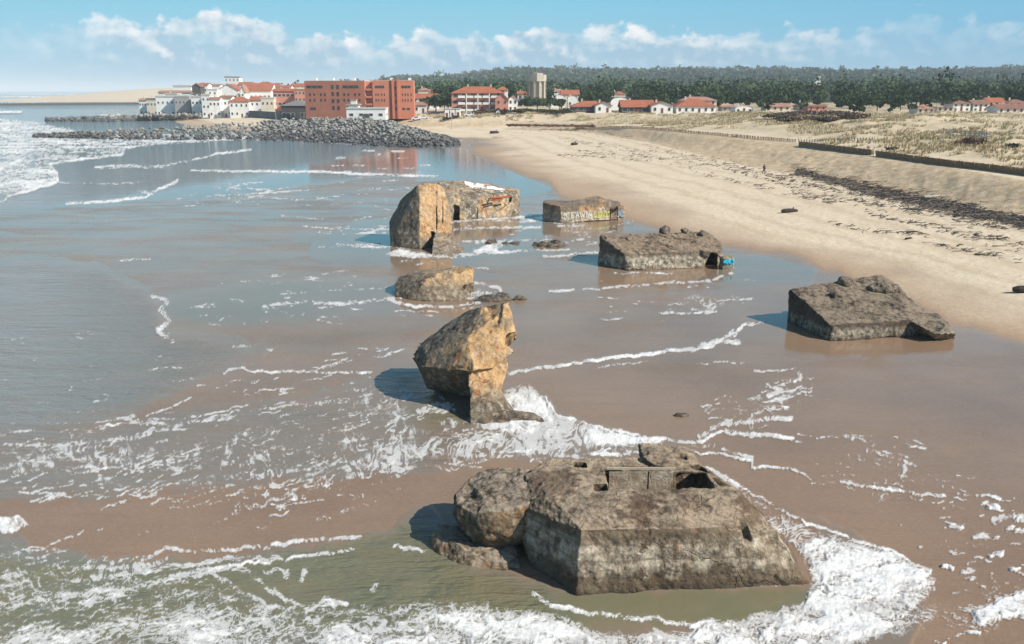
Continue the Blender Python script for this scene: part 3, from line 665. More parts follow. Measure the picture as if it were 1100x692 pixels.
# lace: torn cells drawn out along the run of the water, at a scale that grows in the calmer far wash
wx = ax + (fbm(ax / sc * 0.7, ay / sc * 0.7, None, 101, 3) - 0.5) * 2.2 * sc; wy = ay + (fbm(ax / sc * 0.7, ay / sc * 0.7, None, 113, 3) - 0.5) * 2.2 * sc
lx, ly = wx * 0.96 + wy * 0.27, wy * 0.96 - wx * 0.27; st_ = np.interp(dist, [30, 38, 60, 100], [0.62, 0.34, 0.25, 0.3])
n1 = fbm(lx / sc * st_, ly / sc * 1.0, None, 121, 5, 0.6)
rdg = 1 - np.abs(2 * fbm(lx / sc * st_ * 1.4, ly / sc * 1.3, None, 131, 4, 0.55) - 1) * 2.6
rd2 = 1 - np.abs(2 * fbm(lx / sc * st_ * 4.2, ly / sc * 3.6, None, 141, 3, 0.55) - 1) * 2.4
fine = fbm(ax / sc * 5, ay / sc * 6, None, 151, 3, 0.6)
def cells(x, y, seed):                   # F2 - F1 of scattered points: zero along the walls of foam cells
    ix, iy = np.floor(x), np.floor(y); f1 = np.full(x.shape, 9.0); f2 = np.full(x.shape, 9.0)
    for i in (-1, 0, 1):
        for j in (-1, 0, 1):
            cx, cy = (ix + i).astype(np.int64), (iy + j).astype(np.int64); o = np.zeros_like(cx)
            d = np.hypot(cx + _hash(cx, cy, o, seed) - x, cy + _hash(cx, cy, o, seed + 5) - y); f2 = np.where(d < f1, f1, np.minimum(f2, d)); f1 = np.minimum(f1, d)
    return f2 - f1
jx, jy = (fbm(ax / sc * 1.7, ay / sc * 1.7, None, 181, 3) - 0.5) * 1.5 * sc, (fbm(ax / sc * 1.7, ay / sc * 1.7, None, 191, 3) - 0.5) * 1.5 * sc
kx, ky = lx + jx, ly + jy
net = np.maximum(1 - sstep(0.02, 0.30, cells(kx / sc * st_ * 1.5, ky / sc * 1.5, 61)), 0.85 * (1 - sstep(0.03, 0.36, cells(kx / sc * st_ * 4.0 + 9, ky / sc * 4.0, 71))))
bub = 1 - sstep(0.05, 0.4, cells(kx / sc * 7, ky / sc * 7, 81))
val = ad + (n1 - 0.5) * 0.95 + (rdg - 0.35) * 0.16 + (rd2 - 0.35) * 0.12 + (fine - 0.5) * 0.35 + (net - 0.5) * 0.10
veil = ad + (n1 - 0.5) * 0.8 + (net - 0.4) * 0.42 + (fine - 0.5) * 0.45 + (bub - 0.5) * 0.12
alpha = np.maximum(sstep(0.62, 0.98, val) * (0.80 + 0.20 * bub), 0.62 * sstep(0.50, 0.80, veil)) * sstep(0.14, 0.30, ad)
thick = sstep(0.7, 0.95, ad) * sstep(0.6, 1.0, val) * (0.03 + 0.13 * fbm(ax * 2.2, ay * 2.2, None, 161, 4, 0.6)) * (dist < 60) + 0.004
al = np.zeros(len(fx)); al[act] = alpha
fz = np.full(len(fx), 0.034); fz[act] += thick; fz += (fy > 300) * 0.05 + 0.5 * sstep(500, 900, fy) * 0.9
brk = np.zeros(len(fx)); brk[act] = (ay > 480) * 0.5 * alpha * fbm(ax * 0.05, ay * 0.05, None, 171, 3); fz += brk
FQ = quads(nr, nc); k = al[FQ].max(1) > 0.08
v, f, a = compact(np.stack([fx, fy, fz], 1), FQ[k], al)
def m_foam():
    t = NT('sea foam'); c = t.co(); n = t.noise(c, 7, 6, 0.7); n2 = t.noise(c, 1.3, 5, 0.6)
    col = t.mix(t.rng(n2, 0.3, 0.7), (0.84, 0.82, 0.77), (0.66, 0.66, 0.64))
    p = t.pbr(col, 0.6, t.bump(n, 0.5, 0.05), 0.3); tr = t.n('ShaderNodeBsdfTransparent').outputs[0]
    al_ = t.math('MULTIPLY', t.at('alpha'), t.rng(n, 0.3, 0.55, 0.75, 1.0), clamp=True)
    m = t.n('ShaderNodeMixShader'); t.set(m.inputs[0], al_); t.set(m.inputs[1], tr); t.set(m.inputs[2], p)
    return t.fin(m.outputs[0])
me = new_mesh('sea_foam', v, f, m_foam(), True); attr(me, 'alpha', a)
tag(link('sea_foam', me), 'white sea foam in lace and clots on the shallow water', 'foam', kind='stuff')

# ------------------------------------------------------------------ the wrecked bunkers
GREY = dict(base=(0.275, 0.205, 0.135), pale=(0.50, 0.425, 0.32), dark=(0.125, 0.085, 0.052))
ROUGH = ((0.10, 0.55, 4, 'n'), (0.05, 2.2, 4, 'n'), (0.05, 1.3, 3, 'pit'))
XN = Vector((0, -1, 0))
def ext(pts, d): return list(pts) + [p + Vector(d) for p in pts]

# -- great bunker in the foreground
cA = m_concrete('great bunker concrete', **GREY, band=(0.9, 1.95), dust=(0.37, 0.285, 0.195), crack=0.8, sc=1.0, rust=0.2, wet=0.15, lines=0.55, stains=((-1.6, -2.1, 0.4, 1.2, 0.8), (-4.6, 0.0, 1.0, 1.3, 0.6), (0.2, -1.6, 0.5, 0.5, 0.5), (2.6, -1.2, 0.5, 0.9, 0.5)))
bA = (6.2, 31.0, 0.0)
A = empty('bunker', bA, 0, 'huge grey concrete bunker with an open roof pit, half sunk in a green pool', 'bunker')
zb = -0.7
main = [Vector(q) for q in ((2.35, 27.3, zb), (10.75, 28.0, zb), (11.2, 31, zb), (10.6, 36.5, zb), (2.2, 36.5, zb), (0.75, 29.6, zb))]
main += [P(620, 640), P(872, 628), P(567, 607), Y(624, 569, 27.75), Y(700, 567, 27.95), Y(838, 583, 28.6), Y(770, 568, 28.1), Y(640, 531, 29.75), Y(600, 540, 29.5),
         Y(795, 531, 29.9), Y(815, 552, 29.6), Y(846, 588, 29.0), Y(592, 492, 33.2), Y(640, 491, 33.4), Y(690, 490, 33.6), Y(745, 494, 33.6), Y(768, 515, 32.0), Y(563, 510, 32.0), Y(560, 545, 30.2)]
lump = [Y(690, 489, 33.2), Y(706, 481, 33.6), Y(744, 485, 33.4), Y(753, 498, 32.9), Y(757, 516, 32.4), Y(700, 497, 32.6), Y(722, 503, 32.3)]
lump = lump + [p - Vector((0, 0, 1.2)) for p in lump] + [Vector((5.4, 35.2, 2.4)), Vector((7.4, 35.0, 2.4))]
shoulder = [Y(752, 500, 32.7), Y(770, 520, 31.6), Y(800, 545, 30.9), Y(830, 573, 30.0), Y(756, 530, 31.0)]; shoulder += [p - Vector((0.1, -0.6, 1.4)) for p in shoulder]
left = [P(567, 607, -0.4), Y(560, 580, 30.0), Y(556, 548, 30.9), Y(572, 512, 32.2), Y(600, 500, 32.6), Y(622, 566, 28.2), P(610, 634, -0.4), Vector((0.8, 33.5, 1.6)), Vector((1.0, 34, -0.7))]
slot = [Y(818, 572, 28.6), Y(836, 572, 28.7), Y(838, 585, 28.45), Y(816, 585, 28.4), Y(826, 566, 29.2)]
slot = slot + [p + Vector((0, 0.7, -0.3)) for p in slot]
pit = boxpts(3.62, 7.55, 30.35, 32.05, 1.05, 4.5)
pitb = boxpts(6.4, 7.75, 31.5, 33.2, 0.9, 2.45)
hole1 = boxpts(2.45, 2.95, 32.3, 32.85, 1.9, 4); hole2 = boxpts(3.05, 3.55, 30.25, 30.8, 1.9, 4)
hole3 = boxpts(6.75, 7.1, 32.9, 33.2, 2.5, 4); notch = boxpts(4.9, 5.35, 32.4, 32.9, 2.55, 4)
slotc = [p + Vector((0.55, 0.3, 0.1)) for p in boxpts(8.55, 8.75, 27.6, 28.6, 1.55, 2.1)]
gap = [p + Vector((-0.02, 0, 0)) for p in boxpts(8.15, 8.5, 28.0, 28.75, 1.5, 2.05)]
notchR = boxpts(7.7, 8.4, 30.5, 31.5, 2.1, 3.6)
body = solid('body', [main, lump, shoulder, left, slot], [pit, pitb, hole1, hole2, hole3, notch, gap, notchR], 0.04, cA, bA, A,
             ((0.05, 0.4, 3, 'n'), (0.05, 1.5, 4, 'n'), (0.035, 5, 4, 'n'), (0.05, 0.9, 4, 'pit'), (0.10, 0.45, 3, 'step'), (0.025, 9, 3, 'n')), smooth=1)
mb = MB(); y_ = 31.98 - bA[1]
mb.box(3.7 - bA[0], 6.4 - bA[0], y_ - 0.045, y_ + 0.05, 2.66, 2.73); mb.box(3.75 - bA[0], 6.35 - bA[0], y_ - 0.12, y_ + 0.04, 1.44, 1.50)
mb.build('ledge', m_plain('pit ledge cement', (0.36, 0.30, 0.22), 0.3, 2), A)
mb = MB(); mb.box(3.8 - bA[0], 5.3 - bA[0], y_ - 0.06, y_ - 0.02, 1.56, 2.58); mb.box(5.36 - bA[0], 6.3 - bA[0], y_ - 0.05, y_ - 0.01, 1.56, 2.58)
mb.build('pit_wall', m_concrete('pit wall', (0.60, 0.50, 0.37), (0.58, 0.50, 0.39), (0.50, 0.39, 0.27), rust=0.3, crack=0.2, wet=-3), A)

# -- toppled round block and slab on its left
cD = m_concrete('drum concrete', (0.22, 0.16, 0.10), (0.36, 0.29, 0.2), (0.11, 0.075, 0.045), ochre=(0.27, 0.16, 0.08), ochre_amt=0.3, sc=1.3, dust=(0.33, 0.27, 0.2), crack=0.5, wet=-1)
bD = (-0.75, 31.9, 0.0)
drum = ball_mesh((-0.40, 31.6, 1.16), (1.10, 1.1, 1.0), (5, -9, 0), [(0.55, -1.15), (1.15, -0.98), (1.5, -0.62), (1.68, -0.1), (1.72, 0.35), (1.66, 0.72), (1.56, 0.88), (0.5, 0.94)])
lip = ball_mesh((-0.2, 31.8, 2.10), (1.5, 1.2, 0.12), (4, -8, 0))
o = solid('fallen_block', [drum, lip], [], 0.04, cD, bD, None, ((0.14, 0.5, 3, 'n'), (0.10, 1.6, 4, 'n'), (0.06, 4, 3, 'n'), (0.08, 1.2, 3, 'pit')), zcut=-0.4)
tag(o, 'rounded brown concrete block leaning against the left end of the nearest bunker', 'concrete block')
bS = (-1.4, 30.3, 0.0)
slab = D(P(464, 588), P(476, 600), P(502, 611), P(540, 614), P(557, 612)) + [Y(465, 572, 31.0), Y(470, 561, 31.8), Y(492, 564, 31.6), Y(530, 577, 30.8), Y(556, 590, 30.2), Y(500, 590, 29.75), Y(549, 597, 29.5), Vector((-2.6, 33, -0.6)), Vector((0.4, 31, -0.6)), Vector((-3.1, 31.4, -0.6))]
o = solid('fallen_slab', [slab], [], 0.04, cD, bS, None, ((0.13, 0.8, 3, 'n'), (0.09, 2.4, 4, 'n'), (0.04, 6, 3, 'n'), (0.08, 0.7, 3, 'step')), zcut=-0.4)
tag(o, 'low brown slab of shattered concrete lying in the water under the rounded block', 'concrete slab')

# -- leaning mushroom-like block
cB = m_concrete('leaning block concrete', (0.25, 0.20, 0.14), (0.40, 0.34, 0.26), (0.14, 0.105, 0.072), ochre=(0.45, 0.275, 0.125), ochre_amt=0.75, sc=1.1, crack=0.7, rust=0.5, wet=0.1, by_facing=True)
bB = (-2.0, 47.5, 0.0)
w = Vector
top = [Y(519, 328, 49.0), Y(547, 324, 48.8), Y(550, 338, 48.2), Y(443, 382, 49.0), Y(450, 369, 50.0), Y(500, 334, 51.0), Y(504, 361, 46.9), Y(458, 379, 47.7), Y(551, 350, 47.7), Y(559, 369, 47.3), Y(547, 384, 46.6), Y(530, 396, 45.9), Y(506, 398, 45.3), Y(480, 397, 46.0), Y(452, 393, 47.2), Y(545, 340, 51)]
low = [Y(443, 384, 49.0), Y(450, 393, 47.3), Y(480, 397, 46.0), Y(506, 398, 45.3), Y(460, 418, 48.4), Y(506, 427, 47.2), Y(543, 386, 46.6), Y(537, 412, 46.8), Y(520, 420, 46.8), w((-4.6, 51, 1.0)), w((-0.6, 50.5, 1.0)), w((-4.0, 50.5, -0.6)), w((-1.0, 50, -0.6))]
neck = [Y(501, 396, 45.7), Y(547, 388, 46.5), Y(504, 424, 45.0), Y(537, 418, 45.9), Y(505, 431, 44.7), Y(535, 430, 45.2), w((-1.6, 48.0, 2.4)), w((-1.6, 47.6, 0.7)), w((-0.5, 47.8, 1.5))]
foot = [Y(504, 424, 45.0), Y(537, 420, 45.7), Y(525, 427, 44.8)] + D(P(506, 457), P(521, 457.5), P(551, 453), P(553, 441)) + [w((-1.5, 48.0, 0.6)), w((-1.5, 48.0, -0.6))]
toe = [D(P(512, 457), P(548, 456), P(586, 454), P(578, 447), P(545, 441)) + [Y(528, 436, 44.8), Y(546, 439, 44.5), Y(563, 446, 44.3), Y(572, 443.5, 44.5), Y(583, 450, 44.1)]]
bite = [Y(541, 378, 44.2), Y(580, 374, 44.2), Y(575, 404, 44.2), Y(536, 393, 44.2)]; bite = ext(bite, (0.25, 3.6, 0.1))
bite2 = ext([Y(546, 335, 45.8), Y(556, 333, 45.8), Y(556, 352, 45.8), Y(549, 349, 45.8)], (0.1, 1.6, 0))
body = solid('leaning_block', [top, low, neck, foot] + toe, [bite, bite2], 0.05, cB, bB, None, facing=((0.45, -0.72, 0.30), 0.42), disp=
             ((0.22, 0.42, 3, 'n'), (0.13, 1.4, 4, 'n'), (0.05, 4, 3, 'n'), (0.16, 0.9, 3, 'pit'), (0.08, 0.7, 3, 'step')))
tag(body, 'ochre concrete block leaning over on a narrow foot in white foam', 'bunker')

# -- dark bunker on the wet sand at the right
cC = m_concrete('right bunker concrete', (0.165, 0.125, 0.088), (0.38, 0.33, 0.25), (0.07, 0.05, 0.035), band=(0.25, 1.0), crack=0.5, sc=1.3, dust=(0.255, 0.20, 0.14), wet=0.0)
bC = (26.0, 62.0, 0.0)
C_ = empty('bunker', bC, 0, 'dark grey tilted bunker on wet sand, with lumps of rubble on its sloping roof', 'bunker')
mainC = [P(891, 368, -0.6), P(982, 363, -0.6), P(891, 367), P(980, 362), P(847, 346), P(846, 345, -0.6), Y(892, 349, 59.9), Y(978, 344, 60.5), Y(847, 310, 65.2), Y(858, 309, 65.6), Y(906, 303, 66.5), Y(930, 301, 66.9), Y(950, 295, 67.2), Y(975, 317, 65.0), Y(1000, 338, 62.6), w((31.2, 62.2, -0.6)), w((29.5, 68.0, -0.6)), w((22, 68.0, -0.6))]
wing = [P(1005, 371, -0.6), P(1028, 369, -0.6), Y(1004, 359, 58.95), Y(1012, 353, 59.5), Y(1026, 358, 59.4), P(976, 361, -0.6), Y(977, 345, 60.6), Y(986, 336, 62.0), Y(1005, 336, 62.0), Y(1018, 345, 60.9), w((31.4, 62.0, -0.6))]
bite = [Y(998, 352, 58.9), Y(1012, 340, 59.9), Y(1024, 350, 58.9), Y(1012, 357, 58.6)]; bite = bite + [p + w((0.1, 1.3, -0.35)) for p in bite]
rub = [ball_mesh(G(908, 306) * 0 + Y(908, 303, 66.0), (0.62, 0.5, 0.34), (10, 5, 20)), ball_mesh(Y(898, 318, 64.0), (0.42, 0.4, 0.28), (0, 12, 50)), ball_mesh(Y(950, 310, 65.0), (1.25, 0.7, 0.34), (15, 0, 5)), ball_mesh(Y(925, 304, 66.2), (0.5, 0.4, 0.2))]
o = solid('body', [mainC, wing] , [bite, boxpts(25.9, 26.25, 63.6, 64.3, 2.9, 3.5)], 0.07, cC, bC, C_, ((0.09, 0.5, 3, 'n'), (0.06, 1.5, 4, 'n'), (0.05, 4.5, 3, 'n'), (0.10, 0.7, 3, 'step'), (0.06, 1.1, 3, 'pit')))
cR = m_concrete('rubble', (0.24, 0.19, 0.135), (0.42, 0.36, 0.28), (0.12, 0.09, 0.06), wet=-5, sc=1.6)
for q in rub:
    cc = sum((v_.co for v_ in q.vertices), w()) / len(q.vertices)
    solid('rubble', [q], [], 0.06, cR, bC, C_, ((0.3, 1.3, 3, 'n'), (0.1, 4, 3, 'n')), smooth=0, zcut=-9)

# -- long bunker with cracked roof, middle right
cE = m_concrete('long bunker concrete', (0.275, 0.215, 0.15), (0.50, 0.44, 0.34), (0.12, 0.09, 0.06), band=(0.2, 1.4), crack=1.0, sc=1.0, rust=0.3, dust=(0.29, 0.215, 0.145), wet=-0.05)
bE = (15.5, 88.0, 0.0)
E_ = empty('bunker', bE, 0, 'long low bunker with a cracked brown roof and turquoise paint on its right pillar', 'bunker')
mainE = [P(672, 291, -0.6), P(757, 288, -0.6), P(672, 291), P(757, 288), P(643, 284), P(643, 284, -0.6), Y(671, 273, 85.3), Y(762, 270, 86.4), Y(644, 254, 88.6), Y(650, 252, 89.0), Y(700, 251, 90.0), Y(763, 250, 91.2), Y(770, 256, 90.0), Y(775, 263, 88.2), Y(775, 272, 87.0), w((21.9, 88.5, -0.6)), w((21.0, 93.5, -0.6)), w((9.4, 93, -0.6)), w((9.3, 92, 2.2)), w((20.6, 93, 2.4))]
roofE = [Y(754, 270, 86.0), Y(768, 271, 86.0), Y(777, 268, 86.8), Y(775, 260, 88.6), Y(763, 250, 91), Y(735, 255, 90)]; roofE = roofE + [p - w((0, 0, 0.5)) for p in roofE]
pil = boxpts(20.55, 21.75, 84.85, 86.6, -0.6, 1.1)
door = ext([P(754.5, 290, -0.2), P(772, 291, -0.2), Y(763, 271.5, 86.0), Y(771, 274, 86.0)], (0.3, 3.2, 0))
solidE = solid('body', [mainE, roofE, pil], [door], 0.075, cE, bE, E_, ((0.16, 0.4, 3, 'n'), (0.10, 1.2, 4, 'n'), (0.06, 3.2, 3, 'n'), (0.10, 0.8, 3, 'step'), (0.12, 0.9, 3, 'pit')))
for px_, py_, y_, r_ in ((714, 247, 90.5, (0.55, 0.45, 0.5)), (738, 249, 91, (0.75, 0.5, 0.24)), (755, 251, 90.6, (0.5, 0.5, 0.3))):
    solid('rubble', [ball_mesh(Y(px_, py_, y_), r_, (20, 10, 30))], [], 0.07, cR, bE, E_, ((0.25, 1.3, 3, 'n'), (0.1, 4, 3, 'n')), smooth=0, zcut=-9)
def blob(cx, cy, rx, ry, n=5): return [[(cx - rx * math.sqrt(max(0, 1 - (k / n) ** 2)), cy + ry * k / n), (cx + rx * math.sqrt(max(0, 1 - (k / n) ** 2)), cy + ry * k / n)] for k in range(-n + 1, n)]
pt = m_plain('turquoise spray paint', (0.03, 0.50, 0.58), 0.2, 3, 0.6); pb = m_plain('blue spray paint', (0.02, 0.16, 0.42), 0.2, 3, 0.6)
pw = m_plain('white spray paint', (0.50, 0.49, 0.45), 0.2, 3, 0.6); py2 = m_plain('lime spray paint', (0.42, 0.42, 0.10), 0.2, 3, 0.6); plb = m_plain('pale blue paint', (0.42, 0.55, 0.75), 0.3, 3, 0.6)
og, u_, v_ = w((20.6, 84.85, 0)), w((1, 0, 0)), w((0, 0, 1))
strokes_on(solidE, E_, 'graffiti', pt, blob(0.32, 0.84, 0.30, 0.22) + blob(0.78, 0.86, 0.32, 0.2) + blob(0.55, 0.68, 0.45, 0.1) + [[(0.3, 0.84), (0.8, 0.86), (0.55, 0.7)]], og, u_, v_, XN, 0.09, 0.03)
strokes_on(solidE, E_, 'graffiti', pb, [[(0.1, 0.66), (0.3, 0.72), (0.42, 0.9), (0.55, 0.7), (0.7, 0.74), (0.86, 0.92), (1.0, 0.72)], [(0.2, 0.62), (0.9, 0.64)]], og, u_, v_, XN, 0.06, 0.05)

# -- painted bunker further back
cG = m_concrete('painted bunker concrete', (0.33, 0.265, 0.185), (0.52, 0.46, 0.36), (0.17, 0.13, 0.09), ochre=(0.40, 0.22, 0.10), ochre_amt=0.35, band=(0.1, 1.6), crack=0.5, rust=0.4, dust=(0.215, 0.17, 0.125), wet=-0.05)
bG = (9.0, 119.5, 0.0)
G_ = empty('bunker', bG, 0, 'low bunker with white and yellow graffiti along its front wall, beside the dry sand', 'bunker')
mainG = [P(603, 241, -0.6), P(655, 237, -0.6), P(603, 240), P(655, 237), P(583, 237), P(583, 237, -0.6), Y(602, 222, 116.5), Y(655, 218.5, 119.2), Y(584, 217.5, 120.0), Y(590, 216, 121), Y(655, 214, 122.5), w((14.0, 124, 2.0)), w((4.6, 124, 2.0)), w((14.0, 124, -0.6)), w((4.6, 124, -0.6))]
ridgeG = [Y(615, 218, 120), Y(632, 212, 121.5), Y(643, 210, 122), Y(654, 215, 121.5), Y(650, 219, 120), Y(605, 219, 119)]; ridgeG += [p - w((0, 0, 0.7)) for p in ridgeG]
endG = [Y(652, 219, 120.0), Y(667, 221, 119.6), Y(667, 225, 119.3), Y(655, 222.5, 119.2), Y(660, 216, 122)]; endG += [p + w((0, 3, -0.25)) for p in endG] + [p - w((0, 0, 0.3)) for p in endG]
backG = boxpts(12.8, 14.9, 121.8, 124, -0.6, 2.0); pilG = boxpts(14.15, 15.1, 118.6, 119.8, -0.6, 1.85)
bodyG = solid('body', [mainG, ridgeG, endG, backG, pilG], [], 0.085, cG, bG, G_, ((0.16, 0.4, 3, 'n'), (0.09, 1.3, 4, 'n'), (0.05, 3.2, 3, 'n')))
o_, u_ = P(603, 240, 0), (P(655, 237, 0) - P(603, 240, 0)).normalized(); nG = w((u_.y, -u_.x, 0))
white = [[(1.15, 1.25), (0.85, 1.3), (0.7, 1.0), (0.8, 0.65), (1.15, 0.62)], [(1.5, 0.6), (1.5, 1.3), (1.95, 1.32)], [(1.5, 0.98), (1.85, 1.0)], [(2.15, 0.6), (2.4, 1.3), (2.62, 0.62)], [(2.22, 0.88), (2.55, 0.88)],
         [(2.8, 1.25), (2.95, 0.6), (3.15, 1.1), (3.3, 0.62), (3.5, 1.3)], [(3.7, 0.6), (3.72, 1.3)], [(3.9, 1.3), (4.05, 0.65), (4.25, 1.15), (4.4, 0.65), (4.6, 1.4)]]
strokes_on(bodyG, G_, 'graffiti', pw, [[(5.6, 1.75), (5.9, 1.5), (6.2, 1.8), (6.5, 1.5)]], o_, u_, v_, nG, 0.12, 0.05)
yel = [[(5.2, 0.62), (4.85, 0.66), (4.9, 1.0), (5.2, 1.0), (5.25, 0.6)], [(5.45, 0.62), (5.5, 1.1), (5.7, 1.3)], [(5.95, 1.25), (5.75, 1.1), (6.0, 0.9), (5.8, 0.62)], [(6.2, 0.65), (6.45, 0.7), (6.4, 1.2), (6.15, 1.15), (6.2, 0.65)], [(6.65, 0.6), (6.7, 1.2), (6.9, 0.9), (7.05, 1.25), (7.15, 0.62)], [(4.8, 0.5), (7.2, 0.52)]]
strokes_on(bodyG, G_, 'graffiti', pw, white, o_, u_, v_, nG, 0.11, 0.05); strokes_on(bodyG, G_, 'graffiti', py2, yel, o_, u_, v_, nG, 0.10, 0.05)
strokes_on(bodyG, G_, 'graffiti', pw, [[(0.1, 0.5), (0.2, 1.6), (0.45, 0.7), (0.6, 1.65), (0.85, 0.6), (0.15, 0.9), (0.85, 1.2), (0.2, 1.35), (0.8, 1.5), (0.3, 1.1), (0.7, 0.5)]], w((14.15, 118.6, 0)), w((1, 0, 0)), v_, XN, 0.14, 0.05)
strokes_on(bodyG, G_, 'graffiti', plb, [[(0.25, 1.1), (0.5, 1.4), (0.72, 1.2), (0.5, 0.9), (0.3, 0.7), (0.6, 0.55), (0.75, 0.8)]], w((14.15, 118.6, 0)), w((1, 0, 0)), v_, XN, 0.11, 0.07)

# -- upright slab and the low bunker behind it
cF = m_concrete('upright slab concrete', (0.32, 0.255, 0.18), (0.48, 0.42, 0.33), (0.19, 0.145, 0.10), ochre=(0.45, 0.275, 0.13), ochre_amt=0.75, crack=0.6, rust=0.4, wet=0.1, by_facing=True)
bF = (-10.0, 99.5, 0.0)
up = [Y(449, 199, 98.6), Y(458, 196, 98.8), Y(470, 197, 99.4), Y(478, 203, 100.0), Y(430, 215, 100.3), Y(418, 239, 101.0), Y(421, 246, 100.6), *D(P(419, 265), P(451, 268)), Y(450, 215, 98.0), Y(484, 228, 99.6), P(486, 263, -0.4), w((-13.8, 104, 2.5)), w((-10.5, 104, 6.0)), w((-8, 104, 5.0)), w((-8, 104, -0.6)), w((-14, 104, -0.6))]
footF = D(P(463, 274), P(500, 272), P(498, 266)) + [ Y(466, 252, 96.6), Y(482, 256, 97.4), Y(470, 248, 98), Y(496, 267, 96.4), P(478, 262, -0.3)]
groove = ext([Y(461, 250, 96.8), Y(465, 252, 96.8), Y(464, 272, 95.2), Y(457, 270, 95.2)], (0.2, 2.5, 0))
rib = [ext([Y(466 + 6 * i, 205 + 7 * i, 97.6), Y(467.6 + 6 * i, 206 + 7 * i, 97.6), Y(467.6 + 6 * i, 250, 97), Y(466 + 6 * i, 250, 97)], (0.1, 1.9, 0)) for i in range(3)]
o = solid('upright_slab', [up, footF], [groove] + rib, 0.07, cF, bF, None, facing=((0.78, -0.6, 0.1), 0.55), disp=((0.30, 0.35, 3, 'n'), (0.14, 1.1, 4, 'n'), (0.06, 3.2, 3, 'n'), (0.10, 0.7, 3, 'step')))
tag(o, 'tall ochre concrete slab standing on end in foamy water', 'bunker')
cH = m_concrete('low bunker concrete', (0.37, 0.30, 0.205), (0.56, 0.51, 0.42), (0.16, 0.125, 0.09), ochre=(0.44, 0.28, 0.13), ochre_amt=0.35, crack=0.8, rust=0.6, wet=0.0)
bH = (-4.5, 123.0, 0.0)
H_ = empty('bunker', bH, 0, 'low ochre bunker with a white streaked roof and dark openings, behind the upright slab', 'bunker')
lowH = D(P(478, 238), P(500, 237), P(518, 235), P(556, 231)) + [ Y(480, 222, 118.4), Y(497, 222, 119.3), Y(520, 211, 121.4), Y(545, 207.5, 124.9), Y(556, 207, 126.0), Y(556, 213, 125.3), Y(470, 197, 124), Y(472, 194, 127), Y(500, 194, 129), Y(525, 199, 128.5), Y(548, 204, 128.5), w((1.2, 130, -0.5)), w((-9.5, 130, -0.5)), w((1.0, 130, 3.0))]
d1 = ext([P(485, 240, -0.3), P(493, 240, -0.3), Y(484, 222, 117.0), Y(490, 224, 117.0)], (0.4, 3, 0)); d2 = ext([Y(497, 218, 117.4), Y(502, 217.5, 117.4), Y(502, 226, 117.4), Y(497, 226, 117.4)], (0.2, 2.6, 0))
d3 = ext([Y(509, 225, 118.2), Y(511, 225, 118.2), P(511, 238), P(509, 238)], (0.2, 2.4, 0)); d4 = ext([Y(526, 214, 121), Y(548, 212, 123.0), Y(549, 217.5, 123.0), Y(536, 219, 121.5), Y(534, 229, 121.0), Y(529, 230, 120.6)], (0.2, 2.2, 0))
bodyH = solid('body', [lowH], [d1, d2, d3, d4], 0.085, cH, bH, H_, ((0.16, 0.4, 3, 'n'), (0.10, 1.2, 4, 'n'), (0.06, 3.2, 3, 'n'), (0.10, 0.7, 3, 'step')))
bvh = BVHTree.FromPolygons([q.co.copy() for q in bodyH.data.vertices], [tuple(p.vertices) for p in bodyH.data.polygons])
Vt, Ft = [], []; a0, a1, b0, b1 = Y(499, 193.6, 128.2), Y(543, 203.5, 127.5), Y(500, 202, 123.5), Y(541, 206.3, 125)
NU, NV = 130, 50
for i in range(NU + 1):
    for j in range(NV + 1):
        s_, t_ = i / NU, j / NV; q = (a0 * (1 - s_) + a1 * s_) * (1 - t_) + (b0 * (1 - s_) + b1 * s_) * t_ - w(bH)
        h_ = bvh.ray_cast(w((q.x, q.y, 9)), w((0, 0, -1))); Vt.append((h_[0] + w((0, 0, 0.03))) if h_[0] is not None else q)
ii, jj = np.meshgrid(np.arange(NU), np.arange(NV), indexing='ij'); vn = fbm(ii * 0.09, jj * 0.12, None, 301, 4)
for i in range(NU):
    for j in range(NV):
        k = i * (NV + 1) + j; s_, t_ = i / NU, j / NV
        if vn[i, j] - 0.5 * max(0, t_ - 0.35) - 0.25 * max(0, s_ - 0.8) > 0.36 - 0.15 * (t_ < 0.12): Ft.append((k, k + NV + 1, k + NV + 2, k + 1))
link('white_streak', new_mesh('white_streak', Vt, Ft, m_plain('white lime crust', (0.74, 0.72, 0.68), 0.2, 3)), H_)
mb = MB(); mb.tube(Y(527, 213.2, 120.3) - w(bH), Y(549, 211, 123.2) - w(bH), 0.12); mb.tube(Y(528, 215.5, 120.4) - w(bH), Y(540, 214, 122) - w(bH), 0.09); mb.tube(Y(530, 209, 121.5) - w(bH), Y(530.5, 214, 121.0) - w(bH), 0.1)
mb.build('rusty_beam', m_plain('rusty iron', (0.30, 0.075, 0.03), 0.35, 3), H_)

# -- low eroded block between
bI = (-6.5, 74.0, 0.0)
cI = m_concrete('low block concrete', (0.33, 0.25, 0.165), (0.43, 0.37, 0.28), (0.16, 0.12, 0.08), ochre=(0.45, 0.28, 0.125), ochre_amt=0.6, crack=0.5, wet=0.1, by_facing=True)
lo = D(P(425, 319), P(446, 323), P(462, 324), P(494, 323), P(508, 318)) + [ Y(424, 305, 74.6), Y(428, 297, 76), Y(440, 296, 75), Y(458, 300, 72.9), Y(480, 290, 74.5), Y(500, 287, 75.2), Y(508, 290, 75), Y(509, 306, 73.6), Y(470, 291, 77), w((-9, 78.5, 1.2)), w((-3.6, 78.5, 1.6)), w((-3.4, 78.5, -0.5)), w((-9, 78.5, -0.5))]
cave = ext([P(490, 324, -0.3), P(509, 324, -0.3), Y(509, 305, 73.3), Y(495, 307, 73.0), Y(491, 316, 72.6)], (0.5, 1.9, 0))
